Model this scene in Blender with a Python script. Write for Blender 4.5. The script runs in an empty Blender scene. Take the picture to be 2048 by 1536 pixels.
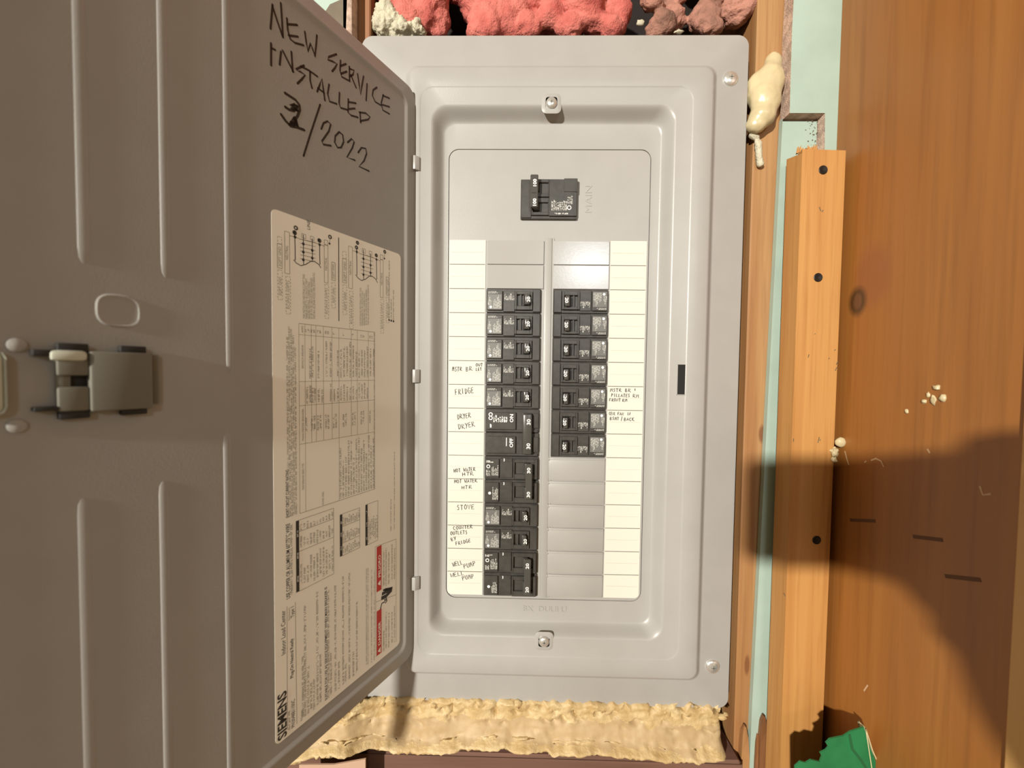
import bpy, bmesh, math, random
from mathutils import Vector, Matrix, noise
random.seed(7)
C = bpy.context.scene.collection
I = 0.0254                 # everything below is laid out in inches
ZOFF = 60.0                # height of the row datum above the floor, inches
def W(x, y, z): return Vector((x*I, y*I, (z+ZOFF)*I))

# ------------------------------------------------------------------ camera
FPX = 800.0
CAM = (0.0, -16.802, -5.382)
PIT, YAW, ROL = math.radians(-1.967), math.radians(1.0), math.radians(-0.706)
RM = Matrix.Rotation(YAW, 3, 'Z') @ Matrix.Rotation(PIT, 3, 'X') @ Matrix.Rotation(ROL, 3, 'Y')
cd = bpy.data.cameras.new('camera'); cam = bpy.data.objects.new('camera', cd); C.objects.link(cam)
cd.sensor_width = 36.0; cd.lens = FPX/2048*36.0; cd.clip_start = 0.003
cam.matrix_world = Matrix.Translation(W(*CAM)) @ (RM @ Matrix.Rotation(math.pi/2, 3, 'X')).to_4x4()
cd.dof.use_dof = True; cd.dof.focus_distance = 15.5*I; cd.dof.aperture_fstop = 5.5
sc = bpy.context.scene; sc.camera = cam
# ------------------------------------------------------------------ world, lights, exposure
w = bpy.data.worlds.new('world'); sc.world = w; w.use_nodes = True
bg = w.node_tree.nodes['Background']; bg.inputs[0].default_value = (1.0, .68, .37, 1); bg.inputs[1].default_value = 0.29
def light(name, kind, loc, power, col, **k):
    d = bpy.data.lights.new(name, kind); d.energy = power; d.color = col
    for a, b in k.items(): setattr(d, a, b)
    o = bpy.data.objects.new(name, d); C.objects.link(o); o.location = W(*loc); return o
light('room_lamp', 'POINT', (-66.5, -130.0, 27.0), 930, (1.0, .94, .83), shadow_soft_size=2.6*I)
wl = light('window_light', 'AREA', (20, -98, 24), 8, (.86, .95, 1.0), shape='RECTANGLE', size=13*I, size_y=9*I)
wl.rotation_euler = (W(3, 0, -1)-wl.location).to_track_quat('-Z', 'Y').to_euler()
sc.view_settings.view_transform = 'Standard'; sc.view_settings.look = 'None'
sc.view_settings.exposure = 0.10; sc.view_settings.gamma = 1.0; sc.view_settings.use_curve_mapping = False

# ------------------------------------------------------------------ photo ray helpers (positions on real planes)
def ray(px, py): return RM @ Vector(((px-1024)/FPX, 1.0, (768-py)/FPX))
def onY(px, py, Y):
    d = ray(px, py); t = (Y-CAM[1])/d.y
    return (CAM[0]+t*d.x, CAM[2]+t*d.z)
def onX(px, py, X):
    d = ray(px, py); t = (X-CAM[0])/d.x
    return (CAM[1]+t*d.y, CAM[2]+t*d.z)
TH = math.radians(27.25); HX, HY = -4.24, -0.5
DU = Vector((-math.sin(TH), -math.cos(TH), 0)); DN = Vector((math.cos(TH), -math.sin(TH), 0))   # along the door, and off its inner face
def onD(px, py):
    d = ray(px, py); h = Vector((HX, HY, 0)); c = Vector(CAM)
    t = (h-c).dot(DN)/d.dot(DN); p = c+d*t
    return ((p-h).dot(DU), p.z)
def DP(s, z, n=0.0): return (HX+DU.x*s+DN.x*n, HY+DU.y*s+DN.y*n, z)

# ------------------------------------------------------------------ mesh builder
class MB:
    def __init__(s): s.v = []; s.f = []; s.m = []
    def add(s, vs, fs, m=0):
        o = len(s.v); s.v += [tuple(v) for v in vs]; s.f += [tuple(i+o for i in f) for f in fs]; s.m += [m]*len(fs); return s
    def box(s, x0, x1, y0, y1, z0, z1, m=0, bev=0.0, seg=1):
        bm = bmesh.new(); bmesh.ops.create_cube(bm, size=1)
        for v in bm.verts: v.co = Vector(((x0+x1)/2+v.co.x*(x1-x0), (y0+y1)/2+v.co.y*(y1-y0), (z0+z1)/2+v.co.z*(z1-z0)))
        if bev: bmesh.ops.bevel(bm, geom=list(bm.edges), offset=bev, segments=seg, profile=.5, affect='EDGES')
        return s.bm(bm, m)
    def bm(s, bm, m=0, f=None):
        bm.verts.index_update()
        s.add([(f(v.co) if f else v.co) for v in bm.verts], [[v.index for v in q.verts] for q in bm.faces], m); bm.free(); return s
    def prism(s, pts, y0, y1, m=0, axis='Y', bev=0.0):
        # outline in (x,z) extruded along y  (axis 'X': outline in (y,z) extruded along x)
        mk = (lambda a, b, c: (a, c, b)) if axis == 'Y' else (lambda a, b, c: (c, a, b))
        bm = bmesh.new(); n = len(pts)
        A = [bm.verts.new(mk(p[0], p[1], y0)) for p in pts]; B = [bm.verts.new(mk(p[0], p[1], y1)) for p in pts]
        bm.faces.new(A); bm.faces.new(B[::-1])
        for i in range(n): bm.faces.new((A[i], B[i], B[(i+1) % n], A[(i+1) % n]))
        bmesh.ops.recalc_face_normals(bm, faces=bm.faces)
        if bev: bmesh.ops.bevel(bm, geom=[e for e in bm.edges if e.calc_face_angle(0) > .5], offset=bev, segments=2, profile=.5, affect='EDGES')
        return s.bm(bm, m)
    def loft(s, rings, m=0, cap0=False, cap1=False, closed=True):
        n = len(rings[0]); vs = [p for r in rings for p in r]; fs = []
        for k in range(len(rings)-1):
            for i in range(n if closed else n-1):
                j = (i+1) % n; fs.append((k*n+i, k*n+j, (k+1)*n+j, (k+1)*n+i))
        if cap0: fs.append(tuple(range(n))[::-1])
        if cap1: fs.append(tuple((len(rings)-1)*n+i for i in range(n)))
        return s.add(vs, fs, m)
    def stroke(s, pts, wd, place, m=0):
        # flat ribbon through 2-D points, mitred; place maps (a,b) to xyz
        P = [Vector(p) for p in pts]; n = len(P); L = []; R = []
        for i in range(n):
            d = (P[min(i+1, n-1)]-P[max(i-1, 0)])
            if d.length < 1e-6: d = Vector((1, 0))
            d.normalize(); q = Vector((-d.y, d.x))*(wd/2)
            L.append(P[i]+q); R.append(P[i]-q)
        o = [place(*p) for p in L+R]
        return s.add(o, [(i, i+1, n+i+1, n+i) for i in range(n-1)], m)
    def quad(s, pts, place, m=0):
        return s.add([place(*p) for p in pts], [tuple(range(len(pts)))], m)
    def build(s, name, mats, parent=None, org=(0, 0, 0), smooth=False, loc=None):
        me = bpy.data.meshes.new(name)
        me.from_pydata([((v[0]-org[0])*I, (v[1]-org[1])*I, (v[2]-org[2])*I) for v in s.v], [], s.f)
        mats = mats if isinstance(mats, (list, tuple)) else [mats]
        for q in mats: me.materials.append(q)
        me.polygons.foreach_set('material_index', s.m)
        bm = bmesh.new(); bm.from_mesh(me); bmesh.ops.recalc_face_normals(bm, faces=bm.faces) if not getattr(s, 'keep', False) else None
        bm.to_mesh(me); bm.free()
        if smooth:
            me.polygons.foreach_set('use_smooth', [True]*len(me.polygons)); me.set_sharp_from_angle(angle=math.radians(smooth if smooth is not True else 40))
        o = bpy.data.objects.new(name, me); C.objects.link(o)
        if parent: o.parent = parent
        else: o.location = W(*org)
        return o
def tag(o, label=None, cat=None, group=None, kind=None):
    for k, v in (('label', label), ('category', cat), ('group', group), ('kind', kind)):
        if v: o[k] = v
    return o
def thing(name, label, cat, org, group=None):
    o = bpy.data.objects.new(name, None); C.objects.link(o); o.location = W(*org); o.empty_display_size = .02
    return tag(o, label, cat, group)
def rrect(x0, x1, z0, z1, r, n=6):
    pts = []
    for cx, cz, a in ((x1-r, z1-r, 0), (x0+r, z1-r, 90), (x0+r, z0+r, 180), (x1-r, z0+r, 270)):
        for k in range(n+1):
            t = math.radians(a+90*k/n); pts.append((cx+r*math.cos(t), cz+r*math.sin(t)))
    return pts
# ------------------------------------------------------------------ materials
def mat(name, col, rough=.5, metal=0.0, spec=.5, noise_amt=0.0, noise_scale=40, bump=0.0, bump_scale=300, coat=0.0, col2=None):
    m = bpy.data.materials.new(name); m.use_nodes = True; nt = m.node_tree; b = nt.nodes['Principled BSDF']
    b.inputs['Base Color'].default_value = (*col, 1); b.inputs['Roughness'].default_value = rough
    b.inputs['Metallic'].default_value = metal; b.inputs['Specular IOR Level'].default_value = spec
    b.inputs['Coat Weight'].default_value = coat
    tc = nt.nodes.new('ShaderNodeTexCoord')
    if noise_amt or col2:
        nz = nt.nodes.new('ShaderNodeTexNoise'); nz.inputs['Scale'].default_value = noise_scale; nz.inputs['Detail'].default_value = 5
        nt.links.new(tc.outputs['Object'], nz.inputs['Vector'])
        mx = nt.nodes.new('ShaderNodeMix'); mx.data_type = 'RGBA'
        c2 = col2 or tuple(c*(1-noise_amt) for c in col)
        mx.inputs[6].default_value = (*col, 1); mx.inputs[7].default_value = (*c2, 1)
        mr = nt.nodes.new('ShaderNodeMapRange'); mr.inputs[1].default_value = .38; mr.inputs[2].default_value = .66
        nt.links.new(nz.outputs['Fac'], mr.inputs[0]); nt.links.new(mr.outputs[0], mx.inputs[0]); nt.links.new(mx.outputs[2], b.inputs['Base Color'])
    if bump:
        n2 = nt.nodes.new('ShaderNodeTexNoise'); n2.inputs['Scale'].default_value = bump_scale; n2.inputs['Detail'].default_value = 4
        nt.links.new(tc.outputs['Object'], n2.inputs['Vector'])
        bp = nt.nodes.new('ShaderNodeBump'); bp.inputs['Strength'].default_value = bump; bp.inputs['Distance'].default_value = .002
        nt.links.new(n2.outputs['Fac'], bp.inputs['Height']); nt.links.new(bp.outputs[0], b.inputs['Normal'])
    return m
def wood(name, c1, c2, c3, rough=.5, sc=(60, 60, 2.2), knots=(), seed=0.0, ring=26.0):
    # knots: (centre xyz inches in object space, radius-scale vector inches, colour)
    m = bpy.data.materials.new(name); m.use_nodes = True; nt = m.node_tree; N = nt.nodes; L = nt.links; b = N['Principled BSDF']
    b.inputs['Roughness'].default_value = rough
    tc = N.new('ShaderNodeTexCoord'); mp = N.new('ShaderNodeMapping'); L.new(tc.outputs['Object'], mp.inputs[0])
    mp.inputs['Scale'].default_value = sc; mp.inputs['Location'].default_value = (seed, seed*1.7, seed*.3)
    n1 = N.new('ShaderNodeTexNoise'); n1.inputs['Scale'].default_value = .35; n1.inputs['Detail'].default_value = 3; n1.inputs['Distortion'].default_value = .5
    L.new(mp.outputs[0], n1.inputs['Vector'])
    mu = N.new('ShaderNodeMath'); mu.operation = 'MULTIPLY'; mu.inputs[1].default_value = ring; L.new(n1.outputs['Fac'], mu.inputs[0])
    sn = N.new('ShaderNodeMath'); sn.operation = 'SINE'; L.new(mu.outputs[0], sn.inputs[0])
    r1 = N.new('ShaderNodeMapRange'); r1.inputs[1].default_value = -1; r1.inputs[2].default_value = 1; L.new(sn.outputs[0], r1.inputs[0])
    mx = N.new('ShaderNodeMix'); mx.data_type = 'RGBA'; mx.inputs[6].default_value = (*c1, 1); mx.inputs[7].default_value = (*c2, 1); L.new(r1.outputs[0], mx.inputs[0])
    n2 = N.new('ShaderNodeTexNoise'); n2.inputs['Scale'].default_value = 4.0; n2.inputs['Detail'].default_value = 6; L.new(mp.outputs[0], n2.inputs['Vector'])
    r2 = N.new('ShaderNodeMapRange'); r2.inputs[1].default_value = .5; r2.inputs[2].default_value = .8; r2.inputs[4].default_value = .7; L.new(n2.outputs['Fac'], r2.inputs[0])
    m2 = N.new('ShaderNodeMix'); m2.data_type = 'RGBA'; m2.inputs[7].default_value = (*c3, 1); L.new(r2.outputs[0], m2.inputs[0]); L.new(mx.outputs[2], m2.inputs[6])
    out = m2.outputs[2]
    for (kx, ky, kz), (rx, ry, rz), kc in knots:
        kp = N.new('ShaderNodeMapping'); kp.vector_type = 'POINT'; L.new(tc.outputs['Object'], kp.inputs[0])
        kp.inputs['Scale'].default_value = (1/(rx*I), 1/(ry*I), 1/(rz*I)); kp.inputs['Location'].default_value = (-kx/rx, -ky/ry, -kz/rz)
        ln = N.new('ShaderNodeVectorMath'); ln.operation = 'LENGTH'; L.new(kp.outputs[0], ln.inputs[0])
        kr = N.new('ShaderNodeMapRange'); kr.inputs[1].default_value = .75; kr.inputs[2].default_value = 1.35; kr.inputs[3].default_value = .9; kr.inputs[4].default_value = 0
        L.new(ln.outputs['Value'], kr.inputs[0])
        km = N.new('ShaderNodeMix'); km.data_type = 'RGBA'; km.inputs[7].default_value = (*kc, 1); L.new(kr.outputs[0], km.inputs[0]); L.new(out, km.inputs[6]); out = km.outputs[2]
    L.new(out, b.inputs['Base Color'])
    bp = N.new('ShaderNodeBump'); bp.inputs['Strength'].default_value = .25; bp.inputs['Distance'].default_value = .001
    L.new(n2.outputs['Fac'], bp.inputs['Height']); L.new(bp.outputs[0], b.inputs['Normal'])
    return m
M = {}
M['paint'] = mat('grey_panel_enamel', (.335, .33, .318), .36, bump=.05, bump_scale=900, noise_amt=.04, noise_scale=30)
M['blank'] = mat('grey_blank_plate_enamel', (.345, .34, .332), .18, bump=.02, bump_scale=500)
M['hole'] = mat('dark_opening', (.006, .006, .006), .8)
M['steel'] = mat('zinc_screw', (.72, .73, .72), .25, metal=.75)
M['black'] = mat('black_breaker_plastic', (.052, .050, .046), .34, bump=.10, bump_scale=1500, noise_amt=.25, noise_scale=150)
M['grip'] = mat('black_handle_plastic', (.06, .058, .053), .24)
M['well'] = mat('handle_well', (.008, .007, .006), .7)
M['printg'] = mat('pale_grey_print', (.55, .55, .52), .5)
M['printw'] = mat('white_print', (.85, .85, .82), .5)
M['patch'] = mat('dark_grey_print_ground', (.13, .13, .125), .42)
M['paper'] = mat('cream_directory_paper', (.60, .59, .53), .75)
M['sticker'] = mat('white_label_paper', (.90, .88, .80), .6)
M['line'] = mat('grey_rule_ink', (.12, .115, .10), .9)
M['thin'] = mat('faint_rule_ink', (.40, .39, .34), .9)
M['pen'] = mat('ballpoint_ink', (.035, .032, .03), .9, spec=.1)
M['marker'] = mat('black_marker_ink', (.012, .008, .006), .45)
M['ink'] = mat('label_black_ink', (.03, .028, .025), .6)
M['inkg'] = mat('label_fine_ink', (.27, .25, .21), .6)
M['red'] = mat('label_red_ink', (.52, .03, .02), .5)
M['latch'] = mat('grey_latch_plastic', (.15, .145, .12), .45)
M['latchd'] = mat('dark_latch_gap', (.012, .012, .011), .6)
M['latchw'] = mat('pale_latch_lever', (.50, .52, .44), .35)
M['mint'] = mat('mint_wall_paint', (.335, .44, .385), .55, noise_amt=.08, noise_scale=25, bump=.05, bump_scale=400)
M['gyp'] = mat('gypsum_cut_edge', (.55, .40, .32), .9, noise_amt=.45, noise_scale=140, bump=.5, bump_scale=700)
M['foam'] = mat('cream_spray_foam', (.52, .40, .215), .55, col2=(.43, .30, .135), noise_scale=70, bump=.55, bump_scale=260)
M['foamcut'] = mat('cut_foam_face', (.44, .325, .18), .6, col2=(.37, .26, .13), noise_scale=50, bump=.25, bump_scale=180)
M['foamskin'] = mat('foam_skin', (.54, .46, .28), .30, noise_amt=.12, noise_scale=60, bump=.12, bump_scale=200)
M['foamw'] = mat('pale_foam', (.52, .49, .37), .6, noise_amt=.2, noise_scale=120, bump=.6, bump_scale=600)
M['pink'] = mat('pink_glass_wool', (.56, .17, .14), .95, col2=(.42, .09, .075), noise_scale=45, bump=.8, bump_scale=500)
M['dusty'] = mat('dusty_glass_wool', (.42, .20, .15), .95, col2=(.16, .085, .06), noise_scale=34, bump=.8, bump_scale=450)
M['green'] = mat('green_card', (.012, .16, .055), .5, noise_amt=.3, noise_scale=30)
M['cream'] = mat('pale_card_edge', (.55, .48, .28), .7)
M['card'] = mat('tan_card', (.42, .28, .20), .8)
M['scrdark'] = mat('black_screw_head', (.012, .009, .007), .5, metal=.3)
M['stain'] = mat('dark_stain', (.10, .085, .05), .9)
M['phone'] = mat('phone_black', (.02, .02, .022), .2)
M['skin'] = mat('skin', (.55, .30, .20), .5)

# ------------------------------------------------------------------ the wall around the panel
XW = 12.32                                   # plane of the jamb face
YD = -0.60                                   # face of the drywall
JW = XW
ky, kz = onX(1715, 603, JW)
sy, sz = onX(1745, 560, JW)
jamb_m = wood('brown_pine_jamb', (.325, .137, .031), (.275, .107, .023), (.19, .07, .014), .42, sc=(40, 40, 1.6), ring=16,
    knots=[((0, sy+2.9, sz+ZOFF-30+.15), (3, .62, 1.0), (.24, .085, .025)), ((0, ky+2.9, kz+ZOFF-30), (3, .34, .47), (.045, .022, .008)), ((0, ky+2.9, kz+ZOFF-30), (3, .17, .28), (.13, .055, .022))], seed=3.1)
ORG_J = (JW, -2.9, -30)
# knot coordinates are relative to the jamb's origin
def jamb_local(y, z): return (0, y-ORG_J[1], z-ORG_J[2])
nt = jamb_m.node_tree
def fixk(m, vals):
    maps = [n for n in m.node_tree.nodes if n.type == 'MAPPING'][1:]
    for n, ((a, b, c), (rx, ry, rz)) in zip(maps, vals): n.inputs['Location'].default_value = (-a/rx, -b/ry, -c/rz)
fixk(jamb_m, [(jamb_local(sy, sz+.15), (3, .62, 1.0)), (jamb_local(ky, kz), (3, .34, .47)), (jamb_local(ky, kz), (3, .17, .28))])
b = MB(); b.box(JW, JW+1.5, -6.90, YD+.02, -60, 34, bev=.03)
tag(b.build('trim_1', jamb_m, org=ORG_J), 'brown pine jamb board with a dark knot at the right', None, kind='structure')
b = MB(); b.box(JW-.12, JW+.65, -9.5, -6.91, -60, 34, bev=.06)
tag(b.build('trim_2', wood('light_pine_trim', (.62, .40, .17), (.55, .33, .12), (.45, .25, .08), .5, seed=8.0), org=(JW, -8, -30)), 'lighter wooden stop edge in front of the jamb', None, kind='structure')
# drywall right: face pieces around the cut-out
xa = onY(1583, 120, YD)[0]; xb = onY(1648, 280, YD)[0]; zc = onY(1600, 226, YD)[1]
b = MB(); b.prism([(xa, 34), (xa+.03, 10.2), (xa-.02, 8), (xa, zc), (xb, zc), (xb+.05, zc-1.6), (xb-.1, -60), (JW, -60), (JW, 34)], YD, YD+.58)
o = b.build('wall_right', [M['mint'], M['gyp']], org=(11.5, -.3, -30)); tag(o, 'mint green painted drywall strip beside the panel', None, kind='structure')
for p in o.data.polygons:
    if abs(p.normal.y) < .5: p.material_index = 1
# stains by the cut
b = MB(); pl = lambda x, z: (x, YD-.004, z)
for k in range(70):
    px = random.gauss(1634, 9); py = random.uniform(240, 292)
    if px > 1646 or px < 1606: continue
    x, z = onY(px, py, -.22); s = random.uniform(.008, .03)
    b.quad([(x-s, z-s), (x+s, z-s*.7), (x+s*.6, z+s), (x-s, z+s*.8)], lambda x, z: (x, -.226, z))
stain_b = b
# recessed lower strip of the same wall
xl = lambda py: onY(1562-(py-300)*.0520, py, -.22)[0]
pts = [(xl(236), onY(1562, 236, -.22)[1]), (xl(900), onY(1531, 900, -.22)[1]), (xl(1420), onY(1503, 1420, -.22)[1]), (xl(1420)-.3, -60), (xb-.02, -60), (xb-.02, zc-.09), (xl(228), zc-.09)]
b = MB(); b.prism(pts, -.22, .0)
o2 = b.build('wall_right_patch', M['mint'], org=(11, -.1, -30)); tag(o2, 'recessed lower strip of mint drywall behind the batten', None, kind='structure')
stain_b.build('stain', M['stain'], parent=o2, org=(11, -.1, -30))
# left drywall and studs
xe = onY(705, 30, YD)[0]
b = MB(); b.prism([(-60, -60), (-60, 34), (xe-.35, 34), (xe-.35, -60)], YD, YD+.58)
o = b.build('wall_left', [M['mint'], M['gyp']], org=(-14, -.3, -30)); tag(o, 'mint drywall behind the open door', None, kind='structure')
b = MB(); b.box(xe-.36, xe-.02, YD-.015, YD+.56, -60, 34, bev=.02); b.build('torn_edge', M['gyp'], parent=o, org=(-14, -.3, -30))
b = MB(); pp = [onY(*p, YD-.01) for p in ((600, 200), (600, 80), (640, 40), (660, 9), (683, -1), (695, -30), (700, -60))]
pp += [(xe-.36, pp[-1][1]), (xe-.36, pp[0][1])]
b.prism(pp, YD-.02, YD+.01); b.build('painted_door_shadow', mat('painted_shadow_brown', (.17, .14, .105), .9, noise_amt=.2, noise_scale=40), parent=o, org=(-14, -.3, -30))  # brown-grey patch painting the open door's shadow onto the mint drywall
stud_m = wood('pine_stud', (.36, .20, .083), (.30, .145, .054), (.21, .092, .033), .55, seed=1.3, ring=22,
              knots=[((0, 0, 0), (1, 1, 1), (.16, .06, .02))]*2)
def stud(name, x0, x1, label, m, side_m, org):
    b = MB(); b.box(x0, x1, .02, 3.52, -60, 34, bev=.05); o = b.build(name, m, org=org)
    return tag(o, label, None, kind='structure')
xs0 = onY(1497, 600, .02)[0]
SO = (xs0, .02, -30)
o = stud('trim_3', xs0, xs0+1.5, 'pine wall stud just right of the panel', stud_m, None, SO)
k1 = onY(1524, 868, .02); k2 = onY(1494, 1330, .02)
fixk(stud_m, [((k1[0]-SO[0], 0, k1[1]-SO[2]), (.13, 2, .34)), ((k2[0]-SO[0], 0, k2[1]-SO[2]), (.1, 2, .4))])
for n_, s_ in zip([n for n in stud_m.node_tree.nodes if n.type == 'MAPPING'][1:], ((.13, 2, .34), (.1, 2, .4))): n_.inputs['Scale'].default_value = tuple(1/(q*I) for q in s_)
# splintered lower end of the stud
rs = random.Random(4)
for k, (px, pt, wpx, dep) in enumerate([(1492, 1455, 14, -.25), (1507, 1442, 9, -.12), (1530, 1434, 15, -.42), (1517, 1470, 10, -.3)]):
    x, z = onY(px, pt, dep); wd = wpx/800*16.8/2
    b = MB()
    b.loft([[(x-wd*1.3, dep, -30), (x+wd*1.3, dep, -30), (x+wd*1.2, dep+.35, -30), (x-wd*1.2, dep+.35, -30)],
            [(x-wd, dep, z-1.2), (x+wd*1.1, dep-.05, z-1.3), (x+wd, dep+.3, z-1.2), (x-wd, dep+.3, z-1.1)],
            [(x-wd*.8, dep, z-.3), (x+wd*.8, dep, z-.45), (x+wd*.7, dep+.2, z-.4), (x-wd*.7, dep+.22, z-.3)],
            [(x-wd*.35, dep+.05, z+.02), (x+wd*.3, dep+.05, z-.05), (x+wd*.2, dep+.15, z), (x-wd*.2, dep+.15, z+.03)]], cap0=True, cap1=True)
    b.build('splinter', [stud_m, wood('dark_splinter', (.22, .09, .03), (.15, .06, .02), (.10, .04, .015), .6, seed=5)][k in (2, 3)], parent=o, org=SO)
xl1 = onY(741, 40, .02)[0]
stud('trim_4', xl1-1.5, xl1, 'brown stud left of the panel, behind the door', wood('brown_stud', (.30, .14, .055), (.24, .10, .04), (.18, .07, .03), .6, seed=9), None, (xl1, .02, -30))
# back of the cavity and the blocking below
b = MB(); b.box(-11, 14, 3.5, 3.9, -60, 34); tag(b.build('wall_back', mat('cavity_shade_black', (.012, .008, .007), .95), org=(0, 3.6, -30)), 'sheathing at the back of the wall cavity, shade painted in', None, kind='structure')  # near-black base colour carries the shade deep in the cavity
zs = onY(1000, 1516, -.75)[1]
b = MB(); b.box(-11, xs0, -.66, -.605, -60, zs-.1, bev=.02).box(xl1, xs0, -.61, 3.4, -60, zs-.02, bev=.1)
tag(b.build('trim_5', wood('dark_blocking', (.16, .08, .055), (.12, .06, .04), (.09, .045, .03), .8, sc=(3, 60, 60), seed=2), org=(1, 1, -30)), 'brown blocking below the foam', None, kind='structure')

# ------------------------------------------------------------------ batten screwed to the wall, right
YB = -1.45
fl = lambda py: onY(1604-(py-310)*.0160, py, YB)[0]
fr = onY(1691, 320, YB)[0]; fll = onY(1604, 320, YB)[0]
ztop = onY(1650, 298, YB)[1]; zch = onY(1578, 324, YD)[1]
batt_m = wood('honey_pine_batten', (.46, .235, .074), (.40, .185, .054), (.30, .125, .031), .45, seed=6.2, ring=30)
BO = ((fr+fll)/2, -1, -30)
t = thing('wood_batten', 'honey-coloured wooden batten with dark screws, upright beside the brown jamb', 'batten', BO)
b = MB()
lo = -60
b.add([(fll, YB, lo), (fr, YB, lo), (fr, YD, lo), (fll-.02, YD, lo), (fll, YB, ztop), (fr, YB, ztop-.05), (fr, YD, ztop-.02), (fll+.25, YD, ztop+.05), (fll-.02, YD, zch+.1), (fll-.0, YB, ztop-.15)],
      [(0, 1, 5, 4, 9), (1, 2, 6, 5), (2, 3, 8, 7, 6), (3, 0, 9, 8), (4, 5, 6, 7), (4, 7, 8, 9), (3, 2, 1, 0)])
b.build('batten', batt_m, t, BO)
for px, py in ((1646, 340), (1636, 555), (1633, 1080)):
    x, z = onY(px, py, YB); b = MB(); n = 14; r = .155
    ring = lambda rr, y: [(x+rr*math.cos(2*math.pi*i/n), y, z+rr*math.sin(2*math.pi*i/n)) for i in range(n)]
    b.loft([ring(r*1.08, YB-.012), ring(r*.95, YB-.028), ring(r*.55, YB-.02), ring(r*.18, YB-.004)], cap1=True)
    s = b.build('screw', M['scrdark'], t, BO, smooth=True)
b = MB()
for px, py, l, a in ((1637, 880, 22, 80), (1617, 712, 12, 75), (1672, 738, 14, 70), (1674, 726, 14, 66), (1658, 717, 5, 60), (1670, 700, 6, 20), (1630, 668, 4, 40), (1640, 880, 6, 80), (1587, 880, 12, 88), (1569, 1190, 10, 120), (1640, 418, 16, 115), (1645, 422, 8, 60)):
    x, z = onY(px, py, YB); dx = l/96*.5*math.cos(math.radians(a)); dz = l/96*.5*math.sin(math.radians(a))
    b.stroke([(x-dx, z-dz), (x, z), (x+dx, z+dz)], .03, lambda x, z: (x, YB-.004, z))
b.build('scratch', M['stain'], t, BO)['kind'] = 'stuff'
b = MB()
for k in range(9):
    px = 1596+k*4.5; x, z = onY(px, 300-abs(k-3)*1.5, YB+.3); b.loft([[(x-.06, YB+.3, z-.2), (x+.06, YB+.3, z-.2), (x, YB+.42, z-.2)], [(x-.01+random.uniform(-.08, .08), YB+.3, z+random.uniform(.0, .14)), (x+.03, YB+.3, z+.05), (x, YB+.34, z+.04)]], cap1=True)
b.build('frayed_fibre', batt_m, t, BO)

# ------------------------------------------------------------------ marks and foam specks on the jamb
b = MB(); pj = lambda y, z: (JW-.006, y, z)
for a, c in (((1700, 1040), (1751, 1042)), ((1826, 1073), (1886, 1080)), ((1890, 1152), (1962, 1160))):
    p, q = onX(*a, JW), onX(*c, JW); mid = ((p[0]+q[0])/2, (p[1]+q[1])/2)
    b.stroke([p, mid, q], .11, pj)
b.build('saw_mark', mat('brown_saw_mark', (.10, .04, .012), .7), parent=bpy.data.objects['trim_1'], org=ORG_J)
def blob(name, X, y, z, r, label, parent=None, m='foamskin', grp=None, sq=(.6, 1, 1), org=None, seed=0, amp=.25, sub=3):
    bm = bmesh.new(); bmesh.ops.create_icosphere(bm, subdivisions=sub, radius=1)
    for v in bm.verts:
        k = 1+amp*noise.noise(v.co*1.6+Vector((seed, 0, 0)))+amp*.5*noise.noise(v.co*4+Vector((0, seed, 0)))
        v.co = Vector((X+v.co.x*r*sq[0]*k, y+v.co.y*r*sq[1]*k, z+v.co.z*r*sq[2]*k))
    b = MB(); b.bm(bm); o = b.build(name, M[m], org=(X, y, z), smooth=60)
    return tag(o, label, 'foam', grp)
for i, (px, py, r, ar, lb) in enumerate([(1681, 884, .185, 1, 'round cream foam bead by the batten edge, largest of its cluster'), (1669, 904, .13, 1.3, 'small lumpy foam speck just under the round bead'), (1668, 919, .10, 1, 'lowest tiny foam speck under the round bead'),
        (1875, 775, .115, .8, 'topmost foam speck of the cluster in the middle of the jamb'), (1887, 796, .12, .9, 'right-hand foam speck of the jamb cluster'), (1849, 803, .10, .8, 'left-hand foam speck of the jamb cluster'), (1868, 800, .09, 1.6, 'central smeared foam speck of the jamb cluster'), (1814, 823, .07, 1, 'isolated foam speck left below the jamb cluster'),
        (1857, 790, .07, 1.2, 'little foam speck between the cluster specks')]):
    X = JW if px > 1690 else fr
    if px > 1690: y, z = onX(px, py, JW); blob('foam_speck', JW, y, z, r, lb, seed=i*3.3, grp='foam specks on the jamb', sq=(.7, .8, ar), amp=.5, sub=2)
    else: x, z = onY(px, py, YB-.05); blob('foam_speck', x, YB-.05, z, r, lb, seed=i*3.3, grp='foam specks on the jamb', sq=(1, .8, ar), amp=.15 if i == 0 else .5)
b = MB()
for pl_ in ([(1690, 902), (1694, 918), (1698, 930)], [(1742, 921), (1752, 917), (1762, 922), (1768, 934)], [(1855, 898), (1860, 906)], [(1960, 972), (1966, 990), (1982, 988)], [(1736, 1370), (1728, 1382)], [(1729, 925), (1733, 922)]):
    b.stroke([onX(*p, JW) for p in pl_], .05, pj)
b.build('foam_smear', mat('dried_foam_smear', (.50, .34, .20), .8), parent=bpy.data.objects['trim_1'], org=ORG_J)

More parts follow.
